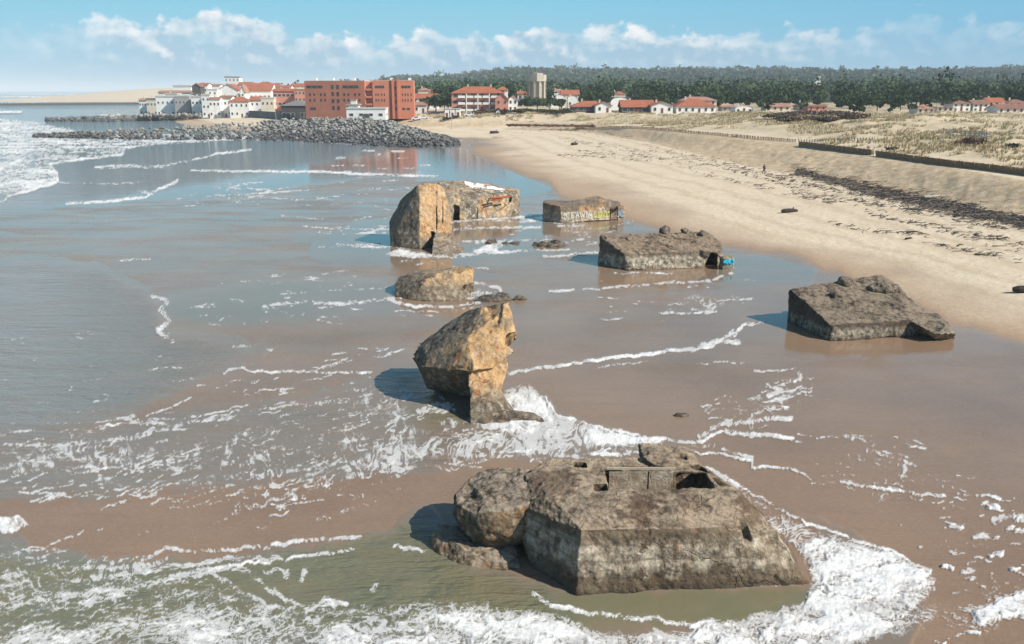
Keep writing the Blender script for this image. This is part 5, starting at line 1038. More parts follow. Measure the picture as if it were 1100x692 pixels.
hs = [
 # left shore
 (149, 157, 620, 108, 106, 'white', 'dull', 'gable_x', 'tiny white house at the far left end of the shore town', {}),
 (157, 168, 610, 107.5, 105.5, 'cream', 'slate', 'flat', 'small cream flat roofed house second from the left end of the shore town', {}),
 (167, 187, 585, 104.5, 103, 'white', 'flat', 'flat', 'low wide white villa with a flat roof on the sea front', dict(cols=4)),
 (187, 203, 580, 104, 102.5, 'grey', 'flat', 'flat', 'low grey villa with a flat roof beside the wide white villa', dict(cols=4)),
 (170, 206, 660, 99.5, 97.5, 'white', 'dull', 'gable_x', 'long white house with a faded roof behind the flat roofed villas', dict(cols=6)),
 (186, 205, 720, 93.5, 91.5, 'white', 'flat', 'flat', 'white apartment block with flat roof, highest at the left of town', dict(rows=3, cols=6)),
 (206, 215, 640, 93, 90, 'darkwall', 'brown', 'gable_y', 'dark narrow house between white blocks on the left of town', dict(cols=2)),
 (213, 223, 650, 91.5, 89.5, 'white', 'red', 'gable_x', 'tall narrow white house with a red roof behind the stepped block', dict(rows=3, cols=2)),
 (216, 225, 560, 103, 101, 'white', 'flat', 'flat', 'lower step of the white stepped apartment block on the sea front', dict(rows=3, cols=2)),
 (223, 233, 568, 97, 95.5, 'white', 'flat', 'flat', 'upper step of the white stepped apartment block on the sea front', dict(rows=4, cols=2)),
 (233, 256, 600, 97, 90.5, 'white', 'red', 'gable_y', 'white house with a wide gable and red roof in mid town', dict(cols=4, depth=16)),
 (241, 257, 760, 83.5, 82, 'white', 'grey', 'flat', 'white tower block, the tallest roof of the left town', dict(rows=6, cols=4)),
 (258, 263, 590, 98, 92, 'white', 'dull', 'gable_y', 'slim white gabled house beside the large red roof', dict(cols=1, rows=3)),
 (263, 291, 600, 97.5, 90, 'white', 'red', 'gable_x', 'white building under the largest red roof of the left town', dict(cols=6, depth=18)),
 (235, 248, 540, 105.5, 103, 'white', 'brown', 'gable_x', 'small white house with a brown roof above the sea wall', dict(cols=3)),
 (246, 267, 530, 109, 104, 'white', 'red', 'hip', 'low white house with a spreading red hipped roof above the sea wall', dict(cols=4)),
 (268, 284, 535, 107.5, 104, 'white', 'red', 'gable_x', 'white house with red roof left of the brown balconied block', dict(cols=3)),
 (293, 316, 520, 98, 95.5, 'pink', 'red', 'gable_x', 'red brown apartment block with dark balconies left of the red building', dict(rows=3, cols=5, win=(1.8, 1.3))),
 (316, 328, 510, 97, 95.5, 'pink', 'dull', 'flat', 'narrow pink block against the left side of the red building', dict(rows=4, cols=3)),
 (285, 300, 640, 92.5, 90, 'white', 'red', 'gable_x', 'white house with red roof seen over the brown balconied block', dict(cols=3)),
 (302, 331, 430, 113.5, 107.5, 'darkwall', 'slate', 'hip', 'low dark hall with a grey hipped roof beside the red building', dict(rows=1, cols=6, win=(1.6, 2.0), depth=14, chim=0)),
 # right of the red building
 (443, 470, 470, 105.5, 101, 'white', 'red', 'gable_x', 'white house with a long red roof right of the red building', dict(cols=4)),
 (444, 458, 430, 113, 110, 'white', 'dull', 'gable_x', 'small white annex in front of the long red roofed house', dict(rows=1, cols=2)),
 (449, 460, 560, 97, 94, 'cream', 'dull', 'hip', 'pale house with a faded roof among trees behind the red building', dict(cols=2)),
 (176, 190, 640, 101.5, 100, 'cream', 'flat', 'flat', 'cream flat roofed house behind the grey villa on the left shore', dict(cols=4)),
 (225, 236, 700, 92, 90.5, 'white', 'dull', 'gable_x', 'white house with faded roof behind the stepped white block', dict(cols=3)),
 (205, 217, 575, 105, 103, 'white', 'flat', 'flat', 'white flat roofed house between the grey villa and the stepped block', dict(cols=3)),
 (224, 236, 535, 106.5, 104.5, 'white', 'dull', 'gable_x', 'small white house at the foot of the stepped white block', dict(cols=3)),
 (256, 270, 680, 91, 88.5, 'cream', 'red', 'gable_x', 'cream house with red roof behind the slim gabled house', dict(cols=3)),
 (276, 292, 700, 90, 87.8, 'white', 'red', 'hip', 'white house with red hipped roof behind the largest red roof', dict(cols=3)),
 (296, 312, 560, 94, 92, 'white', 'red', 'gable_x', 'white house with red roof above the brown balconied block', dict(cols=4)),
 (313, 328, 620, 92.5, 90, 'cream', 'red', 'gable_x', 'cream house with red roof seen left of the red building top', dict(cols=3)),
 (280, 294, 515, 106, 104.5, 'cream', 'flat', 'flat', 'low cream house left of the dark hall', dict(cols=3)),
 (453, 468, 620, 99, 96.5, 'white', 'red', 'gable_x', 'distant white house with a red roof above the dark pines', dict(cols=3)),
 (556, 566, 560, 101, 98.5, 'white', 'red', 'gable_x', 'white house with red roof left of the water tower', dict(cols=2)),
 (594, 603, 620, 98.5, 96, 'white', 'dull', 'gable_x', 'small distant white house touching the right side of the water tower', dict(cols=2)),
 (603, 622, 560, 101.5, 97, 'cream', 'red', 'gable_x', 'cream house with a faded red roof right of the water tower', dict(cols=3)),
 (592, 607, 500, 105, 102, 'white', 'flat', 'arch', 'white house with a curved roof below the water tower', dict(rows=1, cols=2)),
 (610, 620, 500, 106, 103, 'white', 'flat', 'arch', 'smaller white house with a curved roof, between the water tower and the long red roofs', dict(rows=1, cols=2)),
 (614, 655, 400, 114.5, 108.5, 'darkwall', 'red', 'hip', 'low dark house under a long red hipped roof, left one of the two', dict(rows=1, cols=6, win=(2.0, 1.6), depth=12)),
 (640, 657, 392, 113.5, 109.5, 'white', 'red', 'gable_y', 'white gable with a red roof at the right end of the left long house', dict(rows=1, cols=2, depth=8)),
 (656, 676, 450, 110, 104.5, 'white', 'darkwall', 'arch', 'white hall with a round arched gable between the two long red roofs', dict(rows=1, cols=1, dooring=False)),
 (668, 703, 395, 115, 108, 'darkwall', 'red', 'gable_x', 'low dark house under a long red roof, right one of the two', dict(rows=1, cols=5, win=(2.0, 1.6), depth=12)),
 (700, 723, 390, 113.5, 109.5, 'white', 'red', 'gable_y', 'white house with a wide low gable at the right end of the right long house', dict(rows=1, cols=3, depth=9)),
 (727, 769, 395, 114, 106, 'white', 'red', 'hip', 'white house with a big red hipped roof, standing alone on the dune edge', dict(rows=1, cols=6, depth=14)),
 (732, 770, 425, 108, 104, 'cream', 'dull', 'hip', 'pale upper house behind the big red hipped roof', dict(rows=2, cols=5)),
 (776, 806, 430, 116, 113.5, 'grey', 'dull', 'gable_x', 'low grey house with a faded roof half hidden by the dunes', dict(rows=1, cols=5)),
 (790, 809, 405, 117, 113.8, 'white', 'flat', 'arch', 'low white vaulted house half hidden by the dunes', dict(rows=1, cols=3)),
 (823, 849, 440, 116.5, 111.5, 'cream', 'dull', 'gable_x', 'low house with a faded pink roof, right of the white vaulted house', dict(rows=1, cols=4)),
 (858, 872, 450, 115.5, 110, 'cream', 'brown', 'hip', 'small cream house with a brown roof above the dark scrub', dict(rows=1, cols=3)),
 (868, 888, 440, 118, 113, 'pink', 'brown', 'gable_x', 'pink house with a brown roof above the dark scrub', dict(rows=1, cols=3)),
 (876, 881.5, 1050, 86, 82, 'white', 'flat', 'flat', 'white cube of a building alone in the middle of the pine forest', dict(rows=2, cols=2, base=8, chim=0, depth=6)),
 (656, 672, 620, 101, 98, 'cream', 'red', 'hip', 'house with a red roof among the pines above the long red roofs', dict(rows=1, cols=2)),
 (986, 1004, 400, 117, 112.5, 'white', 'dull', 'hip', 'leftmost white house of the row behind the dunes on the right', dict(rows=1, cols=3)),
 (1007, 1024, 410, 118.5, 115, 'white', 'brown', 'hip', 'low white house, second of the row behind the right dunes', dict(rows=1, cols=3)),
 (1024, 1043, 430, 111.5, 107.5, 'white', 'brown', 'hip', 'tall plain white house with brown hipped roof, third of the row behind the right dunes', dict(rows=2, cols=3)),
 (1046, 1062, 430, 112, 108, 'white', 'brown', 'gable_x', 'white house with brown roof, fourth of the row behind the right dunes', dict(rows=2, cols=3)),
 (1062, 1080, 440, 110, 105.5, 'white', 'red', 'gable_x', 'white house with a ridge chimney, fifth and highest of the row behind the right dunes', dict(rows=2, cols=3)),
 (1083, 1106, 450, 111, 107, 'white', 'brown', 'hip', 'white house at the far right, behind the low brown roofed house', dict(rows=2, cols=3)),
 (1072, 1108, 385, 119, 112.5, 'white', 'brown', 'gable_x', 'low white house with a wide brown roof nearest on the far right', dict(rows=1, cols=5)),
]
for h_ in hs:
    house(h_[0], h_[1], h_[2], h_[3], h_[4], MT[h_[5]], MT[h_[6]], h_[7], h_[8], **h_[9])
# -- the pink seaside hotel
HT = house(485, 541, 415, 100, 93, MT['pink'], MT['red'], 'hip', 'long pink seaside hotel with white balconies and a red hipped roof', 13, 3, 6, cat='hotel', name='hotel', chim=2, win=(2.2, 1.9))
wd_ = Y(541, 100, 415).x - Y(485, 100, 415).x; he_ = Y(500, 100, 415).z - HT.location.z
for r_ in range(3):
    for c_ in range(5):
        x_ = -wd_ / 2 + 4.6 + c_ * (wd_ - 6.5) / 4.6; z_ = 0.9 + r_ * he_ / 3
        mb = MB(); mb.box(x_ - 1.6, x_ + 1.6, -1.3, -0.11, z_ - 0.15, z_); mb.box(x_ - 1.6, x_ + 1.6, -1.3, -1.2, z_ + 0.003, z_ + 0.9); mb.build('balcony', MT['white'], HT)
for c_ in range(4): mb = MB(); x_ = -wd_ / 2 + 6.8 + c_ * 5.2; mb.box(x_ - 0.2, x_ + 0.2, -1.35, -1.0, 0, he_ - 0.2); mb.build('pillar', MT['white'], HT)
house(534.5, 545.5, 418, 96.5, 92.8, MT['white'], MT['red'], 'hip', 'white square tower with a small red cap at the right end of the pink hotel', 5, 4, 1, cat='tower', name='hotel_tower', chim=0, side=1, dooring=False)
house(532, 546, 410, 107, 100, MT['pink'], MT['red'], 'gable_y', 'pink gabled wing in front of the white hotel tower', 6, 2, 2, cat='house', name='hotel_wing', chim=0)
house(546, 556, 422, 107, 102.5, MT['white'], MT['red'], 'gable_y', 'small white gabled house right of the pink hotel', 8, 2, 2, chim=0)
# -- huts, cars
for i, x_ in enumerate((480, 486, 492)):
    house(x_ - 2.4, x_ + 2.4, 398, 117.4, 116.7, MT['white'], MT['flat'], 'flat', 'white box hut, ' + ('left', 'middle', 'right')[i] + ' one of three in front of the pink hotel', 2.6, 1, 1, cat='hut', name='beach_hut', chim=0, side=0, over=0.1)
M_TY = m_plain('tyre rubber', (0.02, 0.02, 0.02), 0.1, 2)
def car(px_, d, col, label, rz=0):
    c = Y(px_, 110, d); z_ = float(hgt(c.x, d)); e_ = empty('parked_car', (c.x, d, z_), rz, label, 'car', 'cars parked by the sea front')
    pts = [(-2.1, 0.35), (2.1, 0.35), (2.15, 0.8), (1.2, 0.95), (0.65, 1.45), (-1.2, 1.48), (-1.9, 1.0), (-2.15, 0.9)]; n_ = len(pts)
    mb_ = MB(); mb_.poly([(x_, -0.85, z2) for x_, z2 in pts] + [(x_, 0.85, z2) for x_, z2 in pts], [tuple(range(n_)), tuple(range(n_, 2 * n_))[::-1]] + [(i, n_ + i, n_ + (i + 1) % n_, (i + 1) % n_) for i in range(n_)]); mb_.build('body', m_plain('car paint', col, 0.03, 1, 0.25, 0, 0.5), e_)
    for s_ in (-1, 1):
        mb_ = MB(); mb_.poly([(-1.1, s_ * 0.862, 1.02), (0.95, s_ * 0.862, 1.0), (0.55, s_ * 0.862, 1.38), (-0.95, s_ * 0.862, 1.4)], [(0, 1, 2, 3) if s_ < 0 else (3, 2, 1, 0)]); mb_.build('window', M_GL, e_)
        for x_ in (-1.3, 1.35): mb_ = MB(); mb_.tube((x_, s_ * 0.7, 0.32), (x_, s_ * 0.9, 0.32), 0.32, k=12); mb_.build('wheel', M_TY, e_)
for q in ((447, 400, (0.7, 0.7, 0.7), 'white parked car left of the pole by the red building'), (455, 402, (0.72, 0.72, 0.7), 'white parked car nearer the pole, under the dark trees'), (504, 399, (0.7, 0.7, 0.7), 'white car parked in front of the middle of the pink hotel'), (538, 399, (0.65, 0.66, 0.68), 'pale car parked before the right end of the pink hotel'), (610, 398, (0.6, 0.6, 0.58), 'pale car below the water tower shrubs')): car(*q)
# -- water tower
wt = Y(576.5, 100, 545); wz0 = float(hgt(wt.x, 545)); WT = empty('water_tower', (wt.x, 545, wz0), 0, 'tall pale concrete water tower with vertical ribs rising above dark trees', 'water tower')
ht_ = Y(576, 80.5, 545).z - wz0; r_ = 4.6; mc = m_plain('water tower concrete', (0.40, 0.36, 0.29), 0.3, 0.35)
mb = MB(); mb.lathe([(r_ * 0.92, 0), (r_ * 0.92, ht_ * 0.76), (r_ * 1.24, ht_ * 0.80), (r_ * 1.24, ht_), (r_ * 0.8, ht_ + 0.01), (r_ * 0.8, ht_ + 0.9), (0.4, ht_ + 1.2)], 8); mb.build('shaft', mc, WT)
for i in range(10):
    a = 2 * math.pi * i / 10; mb = MB(); c_, s_ = math.cos(a), math.sin(a); n_ = Vector((c_, s_, 0)); t_ = Vector((-s_, c_, 0)); pts = []
    for z_ in (0, ht_ * 0.79): pts += [tuple(n_ * (r_ * 0.85) - t_ * 0.45 + Vector((0, 0, z_))), tuple(n_ * (r_ * 1.22) - t_ * 0.45 + Vector((0, 0, z_))), tuple(n_ * (r_ * 1.22) + t_ * 0.45 + Vector((0, 0, z_))), tuple(n_ * (r_ * 0.85) + t_ * 0.45 + Vector((0, 0, z_)))]
    mb.poly(pts, [(0, 3, 2, 1), (4, 5, 6, 7), (0, 1, 5, 4), (1, 2, 6, 5), (2, 3, 7, 6), (3, 0, 4, 7)]).build('rib', mc, WT)
mb = MB(); mb.tube((0, 0, ht_ + 1.4), (0, 0, ht_ + 3.6), 0.12); mb.build('mast', MT['grey'], WT)
# -- sea wall below the left town
mb = MB(); pl = [P(203, 116.5, 4.6), P(225, 119.3, 4.6), P(262, 120.2, 4.6), P(300, 122.5, 4.8), P(330, 124.2, 5.0)]
for a, b in zip(pl, pl[1:]):
    n_ = Vector(((b - a).y, -(b - a).x, 0)).normalized(); n_ = n_ if n_.y < 0 else -n_
    q = [a, b]; lo = [Vector((p.x, p.y, 0.3)) + n_ * 1.2 for p in q]; hi = [p + Vector((0, 0, 0.9)) for p in q]; bk = [p - n_ * 0.9 for p in hi]; bl = [Vector((p.x, p.y, 0.3)) for p in bk]
    mb.poly(lo + hi + bk + bl, [(0, 1, 3, 2), (2, 3, 5, 4), (4, 5, 7, 6), (0, 2, 4, 6), (1, 7, 5, 3)])
o = mb.build('sea_wall', m_plain('sea wall stone', (0.12, 0.115, 0.11), 0.35, 0.3)); tag(o, 'dark stone sea wall along the beach below the left town', 'wall')

# ------------------------------------------------------------------ vegetation
def m_leaf(name, a, b, tr=0.0):
    t = NT(name); c = t.mix(t.at('tint'), a, b)
    return t.fin(t.pbr(c, 0.85, None, 0.15))
M_PINE = m_leaf('pine needles', (0.019, 0.040, 0.017), (0.078, 0.115, 0.046)); M_BUSH = m_leaf('scrub leaves', (0.022, 0.030, 0.014), (0.085, 0.09, 0.045))
M_DRYB = m_leaf('bare scrub twigs', (0.085, 0.062, 0.046), (0.21, 0.155, 0.115)); M_REDB = m_leaf('reddish scrub twigs', (0.075, 0.040, 0.030), (0.17, 0.095, 0.07))
M_BARK = m_plain('pine bark', (0.10, 0.065, 0.045), 0.3, 2)
M_GRASS = m_leaf('dune grass', (0.36, 0.295, 0.17), (0.64, 0.54, 0.37))
def leaves(cen, size, tint):
    n = len(cen); a = rng.normal(size=(n, 3)); a /= np.linalg.norm(a, axis=1)[:, None]; b = rng.normal(size=(n, 3)); b -= a * (a * b).sum(1)[:, None]; b /= np.linalg.norm(b, axis=1)[:, None]
    s = np.asarray(size)[:, None] * 0.5; q = np.stack([cen - a * s - b * s * 0.6, cen + a * s - b * s * 0.6, cen + a * s * 0.6 + b * s * 0.7, cen - a * s * 0.8 + b * s * 0.5], 1).reshape(-1, 3)
    return q, np.arange(4 * n).reshape(-1, 4), np.repeat(np.clip(tint, 0, 1), 4)
def crown_pts(n, r, hgt_, lobes, k=0.55):
    """Leaf clumps scattered through several uneven lobes of one crown."""
    L = rng.normal(size=(lobes, 3)); L /= np.linalg.norm(L, axis=1)[:, None]; L *= rng.uniform(0.25, 0.75, (lobes, 1)); L[:, 2] = np.abs(L[:, 2]) * 0.9 - 0.15
    rad = rng.uniform(0.3, 0.55, lobes); i = rng.integers(0, lobes, n); d_ = rng.normal(size=(n, 3)); d_ /= np.linalg.norm(d_, axis=1)[:, None]
    p = L[i] + d_ * (rad[i] * rng.uniform(k, 1.0, n))[:, None]
    return p * np.array([r, r, hgt_ / 2]), (i * 0.37) % 1
def forest():
    C_, S_, T_ = [], [], []
    for d0, d1, cell, nl, ls, hh in ((372, 470, 8.0, 70, 1.0, 7.0), (470, 560, 7.5, 60, 1.5, 11), (560, 900, 9.5, 30, 2.1, 13), (900, 1700, 14, 14, 3.4, 13), (1700, 3200, 24, 10, 6.0, 14)):
        n = int((d1 - d0) * (d0 + d1) / 2 * 0.95 / cell ** 2); d = np.sqrt(rng.uniform(d0 ** 2, d1 ** 2, n)); pxx = rng.uniform(280, 1330, n)
        x = (pxx - 550) / F * d; y = d
        start = np.interp(pxx, [280, 330, 445, 460, 560, 600, 640, 780, 800, 1330], [1300, 1100, 900, 520, 470, 450, 430, 415, 385, 375])
        for f0, f1, fd in FOOT: start = np.where((pxx > f0) & (pxx < f1), np.maximum(start, fd), start)
        ok = (d > start) & (np.abs(x - (878 - 550) / F * 1050) + np.abs(y - 1035) * 0.5 > 16)
        ok &= ~((pxx > 868) & (pxx < 889) & (d > 760) & (d < 1060))
        x, y, d = x[ok], y[ok], d[ok]; z = hgt(x, y); n = len(x)
        h_ = rng.lognormal(-0.03, 0.27, n) * hh * np.where(d < 620, 0.8, 1.0); r_ = h_ * rng.uniform(0.3, 0.45, n)
        u = rng.normal(size=(n, nl, 3)); u /= np.linalg.norm(u, axis=2)[..., None]; u *= rng.uniform(0.55, 1.0, (n, nl, 1)); u[..., 2] *= 0.6
        lump = 0.75 + 0.5 * np.sin(u[..., 0] * 5 + x[:, None]) * np.sin(u[..., 1] * 4 + y[:, None])
        c_ = np.stack([x, y, z + h_ * 0.68], 1)[:, None, :] + u * (r_[:, None] * lump)[..., None]
        tn = rng.uniform(-0.1, 0.95, n)[:, None] + rng.uniform(-0.12, 0.2, (n, nl)) + 1.7 * (fbm(x * 0.006, y * 0.004, None, 201, 3)[:, None] - 0.5)
        C_.append(c_.reshape(-1, 3)); S_.append(np.full(n * nl, ls) * rng.uniform(0.7, 1.4, n * nl)); T_.append(tn.ravel())
    q, f, tt = leaves(np.concatenate(C_), np.concatenate(S_), np.concatenate(T_))
    me = new_mesh('pine_forest', q, f, M_PINE); attr(me, 'tint', tt); tag(link('pine_forest', me), 'dark pine forest covering the plain and hills behind the town', 'forest', kind='stuff')
forest()
def tree(px_, d, h_, r_, label, mat=M_PINE, name='pine_tree', n=900, ls=0.8, cat='tree', group=None):
    x = (px_ - 550) / F * (d * CP); x = Y(px_, 110, d).x; z = float(hgt(x, d)); e_ = empty(name, (x, d, z), 0, label, cat, group)
    mb_ = MB(); mb_.tube((0, 0, -0.3), (0.1 * h_ * 0.2, 0, h_ * 0.5), 0.03 * h_, 0.018 * h_, 7)
    for i in range(5):
        a = i * 1.3 + px_; mb_.tube((0.05, 0, h_ * (0.3 + 0.05 * i)), (math.cos(a) * r_ * 0.6, math.sin(a) * r_ * 0.6, h_ * (0.55 + 0.06 * i)), 0.012 * h_, 0.005 * h_, 5)
    mb_.build('trunk', M_BARK, e_)
    p, t_ = crown_pts(n, r_, h_ * 0.95, 9); p[:, 2] += h_ * 0.5
    q, f, tt = leaves(p, rng.uniform(0.6, 1.3, n) * ls, t_ * 0.5 + rng.uniform(0, 0.5, n)); me = new_mesh('crown', q, f, mat); attr(me, 'tint', tt); link('crown', me, e_); return e_
for a in ((459, 440, 8.5, 4.2, 'dark bushy pine tree just right of the long red roofed house'), (468, 432, 10, 4.6, 'tallest dark pine tree left of the pink hotel'), (477, 425, 8.5, 3.8, 'dark pine tree touching the left end of the pink hotel'),
          (566, 450, 7.0, 4.4, 'dark round tree at the left foot of the water tower'), (577, 440, 8.2, 5.0, 'dark tree in front of the water tower shaft'), (590, 445, 8.4, 5.0, 'broad dark tree right of the water tower foot'), (601, 450, 7.0, 4.2, 'smaller dark tree left of the white curved roofs'),
          (943, 430, 9, 4.5, 'dark pine tree at the forest edge behind the dunes, left of the white house row'), (968, 440, 8.5, 4.2, 'dark pine tree next to the leftmost white house behind the right dunes')): tree(*a[:4], a[4])
def bush(px_, py_, r_, h_, mat, label, n=700, ls=0.35, group=None, name='bush'):
    c = G(px_, py_); e_ = tag(bpy.data.objects.new(name, None), label, 'bush', group); COL.objects.link(e_); e_.location = c
    p, t_ = crown_pts(n, r_, h_ * 1.3, 8); p[:, 2] = np.maximum(p[:, 2] + h_ * 0.35, -0.1); p[:, 0] *= 1.5
    q, f, tt = leaves(p, rng.uniform(0.6, 1.3, n) * ls, t_ * 0.5 + rng.uniform(0, 0.5, n)); me = new_mesh('foliage', q, f, mat); attr(me, 'tint', tt); link('foliage', me, e_)
    mb_ = MB()
    for i in range(6): a = i * 1.05; mb_.tube((0, 0, -0.1), (math.cos(a) * r_ * 0.7, math.sin(a) * r_ * 0.6, h_ * 0.7), 0.05, 0.02, 5)
    mb_.build('stem', M_BARK, e_); return e_
for i, (x_, y_, r_) in enumerate(((836, 127, 4.0), (850, 126, 5), (866, 124, 5.5), (880, 124, 5.5), (894, 124, 5), (908, 125, 4.5), (918, 128, 3.5), (872, 130, 4.0), (890, 131, 3.6), (852, 131, 3))):
    bush(x_, y_, r_, 2.0, M_DRYB, 'bare brown bush of the dark thicket on the dune crest below the brown roofed houses', 800, 0.55, 'brown bushes on the dune crest')
bush(1046, 156, 2.6, 1.7, M_REDB, 'large reddish bare bush behind the long brushwood fence'); bush(1036, 155, 2.0, 1.2, M_REDB, 'smaller reddish bush against the left side of the large one'); bush(1086, 159, 0.9, 0.9, M_BUSH, 'small dark green bush alone near the right edge behind the fence')
for i, (x_, y_, r_) in enumerate(((520, 122, 4), (530, 121.5, 4.5), (546, 122, 4), (557, 122, 4))): bush(x_, y_, r_, 2.2, M_REDB if i < 2 else M_BUSH, 'low dark bush in the hedge between the pink hotel and the dunes', 500, 0.6, 'bushes before the pink hotel')
for i, (x_, y_, r_) in enumerate(((568, 121, 5), (580, 121.5, 5), (593, 121.5, 5), (604, 121.5, 4.5))): bush(x_, y_, r_, 2.4, M_BUSH, 'low grey green bush in the row below the water tower trees', 500, 0.6, 'bushes below the water tower')
bush(480, 129, 1.8, 1.5, M_BUSH, 'dark bush left of the tall pole above the groin', 400, 0.45); bush(489, 127, 1.8, 1.6, M_BUSH, 'dark bush right of the tall pole above the groin', 400, 0.45)
bush(958, 203 - 42, 1.0, 0.7, M_DRYB, 'small brown bush just behind the light gap of the brushwood fence', 300, 0.3)
# dune grass
n = 34000; gy_ = np.sqrt(rng.uniform(88 ** 2, 425 ** 2, n)); gx_ = np.interp(gy_, L2[:, 0], L2[:, 1]) + rng.uniform(2, 190, n) * rng.uniform(0.2, 1, n)
dn = 0.45 * fbm(gx_ * 0.035, gy_ * 0.035, None, 215, 3) + 0.55 * fbm(gx_ * 0.16, gy_ * 0.16, None, 221, 4) + 0.25 * (fbm(gx_ * 0.5, gy_ * 0.5, None, 231, 2) - 0.5); x2_ = np.interp(gy_, L2[:, 0], L2[:, 1])
ok = (dn > 0.50 + 0.12 * (1 - sstep(4, 22, gx_ - x2_))) & (gx_ / gy_ < 0.75); gx_, gy_, dn = gx_[ok], gy_[ok], dn[ok]; gz_ = hgt(gx_, gy_); nb = 8; n = len(gx_)
a_ = rng.uniform(0, 6.283, (n, nb)); rr_ = rng.uniform(0.05, 0.45, (n, nb)); hh_ = rng.uniform(0.35, 0.85, (n, nb)); bx_, by_ = gx_[:, None] + np.cos(a_) * rr_, gy_[:, None] + np.sin(a_) * rr_; lean = rng.uniform(0.1, 0.5, (n, nb)); wdt = 0.11
tipx, tipy = bx_ + np.cos(a_) * lean + 0.15, by_ + np.sin(a_) * lean; ca, sa = np.cos(a_ + 1.57) * wdt, np.sin(a_ + 1.57) * wdt; gz2 = np.repeat(gz_[:, None], nb, 1)
Vg = np.stack([np.stack([bx_ - ca, by_ - sa, gz2 - 0.08], -1), np.stack([bx_ + ca, by_ + sa, gz2 - 0.08], -1), np.stack([tipx, tipy, gz2 + hh_], -1)], 2).reshape(-1, 3)
me = new_mesh('dune_grass', Vg, np.arange(len(Vg)).reshape(-1, 3), M_GRASS); tn = np.clip((0.75 - (fbm(gx_ * 0.02, gy_ * 0.02, None, 241, 3) - 0.35) * 2.0)[:, None] + rng.uniform(-0.25, 0.3, (n, nb)), 0, 1); attr(me, 'tint', np.repeat(tn.ravel(), 3))
tag(link('dune_grass', me), 'straw coloured grass tufts on the dunes', 'grass', kind='stuff')

# ------------------------------------------------------------------ fences, pole, person
M_WOOD = m_plain('weathered fence wood', (0.26, 0.165, 0.095), 0.35, 2); M_WOODG = m_plain('grey weathered timber', (0.30, 0.28, 0.25), 0.3, 2)
def slat_fence(pix, h_, label, name='brushwood_fence', step=0.075, mat=M_WOOD, post=3.0, lean=0.04, sw=0.045):
    pts = [G(*q) for q in pix]; base = pts[0]; e_ = empty(name, base, 0, label, 'fence'); mb_ = MB(); pm = MB(); posts = []
    for a, b in zip(pts, pts[1:]):
        L = (b - a).length; m = int(L / step)
        for i in range(m):
            q = a.lerp(b, i / m); z = float(hgt(q.x, q.y)); k = h_ * random.uniform(0.93, 1.03); t_ = (b - a).normalized() * sw
            c = Vector((q.x, q.y, z)) - base; l_ = Vector((random.uniform(-lean, lean), random.uniform(-lean, lean), 0)); pv = Vector((t_.y, -t_.x, 0)).normalized() * 0.02
            lo = [c - t_ - pv, c + t_ - pv, c + t_ + pv, c - t_ + pv]; hi = [p + l_ + Vector((0, 0, k)) for p in lo]; lo = [p - Vector((0, 0, 0.2)) for p in lo]
            mb_.poly(lo + hi, [(0, 3, 2, 1), (4, 5, 6, 7), (0, 1, 5, 4), (1, 2, 6, 5), (2, 3, 7, 6), (3, 0, 4, 7)])
        for i in range(max(1, int(L / post))): q = a.lerp(b, i * post / L); posts.append(Vector((q.x, q.y, float(hgt(q.x, q.y)))) - base)
        for zz in (0.25, 0.7):
            for i in range(int(L / 2)): 
                q, q2 = a.lerp(b, i * 2 / L), a.lerp(b, min(1, (i + 1) * 2 / L)); mb_.tube(Vector((q.x, q.y, float(hgt(q.x, q.y)) + h_ * zz)) - base, Vector((q2.x, q2.y, float(hgt(q2.x, q2.y)) + h_ * zz)) - base, 0.03, k=4)
    mb_.build('slat_panel', mat, e_)
    for p in posts[:90]: k = MB(); k.tube(p - Vector((0, 0, 0.3)), p + Vector((0, 0, h_ * 1.12)), 0.06, k=6); k.build('post', M_WOOD, e_)
    return e_
slat_fence([(858, 157), (885, 160.5), (915, 164.5), (936, 167)], 1.05, 'left run of the dark brushwood fence on the dune edge, ending at a light gap')
slat_fence([(941, 168), (985, 174), (1030, 180), (1065, 184), (1110, 190), (1180, 200)], 1.0, 'long right run of the dark brushwood fence on the dune edge, reaching the picture edge')
slat_fence([(618, 138.5), (655, 137.5), (690, 138.5), (730, 142), (770, 145.5), (815, 150), (856, 153)], 0.75, 'low dark picket fence along the top of the sand slope, far middle', 'picket_fence', 0.5, lean=0.12, sw=0.12, post=6)
slat_fence([(858, 153), (890, 152.5), (940, 151)], 0.7, 'low pale fence running inland behind the left brushwood run', 'picket_fence', 0.6, M_WOODG, 4, sw=0.1)
slat_fence([(1056, 160), (1072, 157.5), (1100, 160)], 0.8, 'thin low fence behind the reddish bushes', 'picket_fence', 0.6, M_WOOD, 3, sw=0.05)
rl = [G(*q) for q in ((1016, 146), (1032, 148), (1052, 148.5), (1062, 152))]; e_ = empty('timber_railing', rl[0], 0, 'grey timber railing and steps standing in the middle of the right dunes', 'railing')
for a, b in zip(rl, rl[1:]):
    a, b = a - rl[0], b - rl[0]; mb = MB()
    for zz in (0.45, 0.85, 1.25): mb.tube(a + Vector((0, 0, zz)), b + Vector((0, 0, zz)), 0.07, k=6)
    mb.build('rail', M_WOODG, e_)
    for i in range(4): q = a.lerp(b, i / 4); k = MB(); k.tube(q - Vector((0, 0, 0.3)), q + Vector((0, 0, 1.45)), 0.09, k=6); k.build('post', M_WOODG, e_)
mb = MB(); q0 = rl[2] - rl[0]
for i in range(6): mb.box(q0.x - 1 + i * 0.5, q0.x - 0.4 + i * 0.5, q0.y - 1.2, q0.y + 0.6, 0.2 + q0.z + 0.12 * i, 0.3 + q0.z + 0.12 * i)
mb.build('step', m_plain('pale timber steps', (0.45, 0.42, 0.37), 0.2, 2), e_)
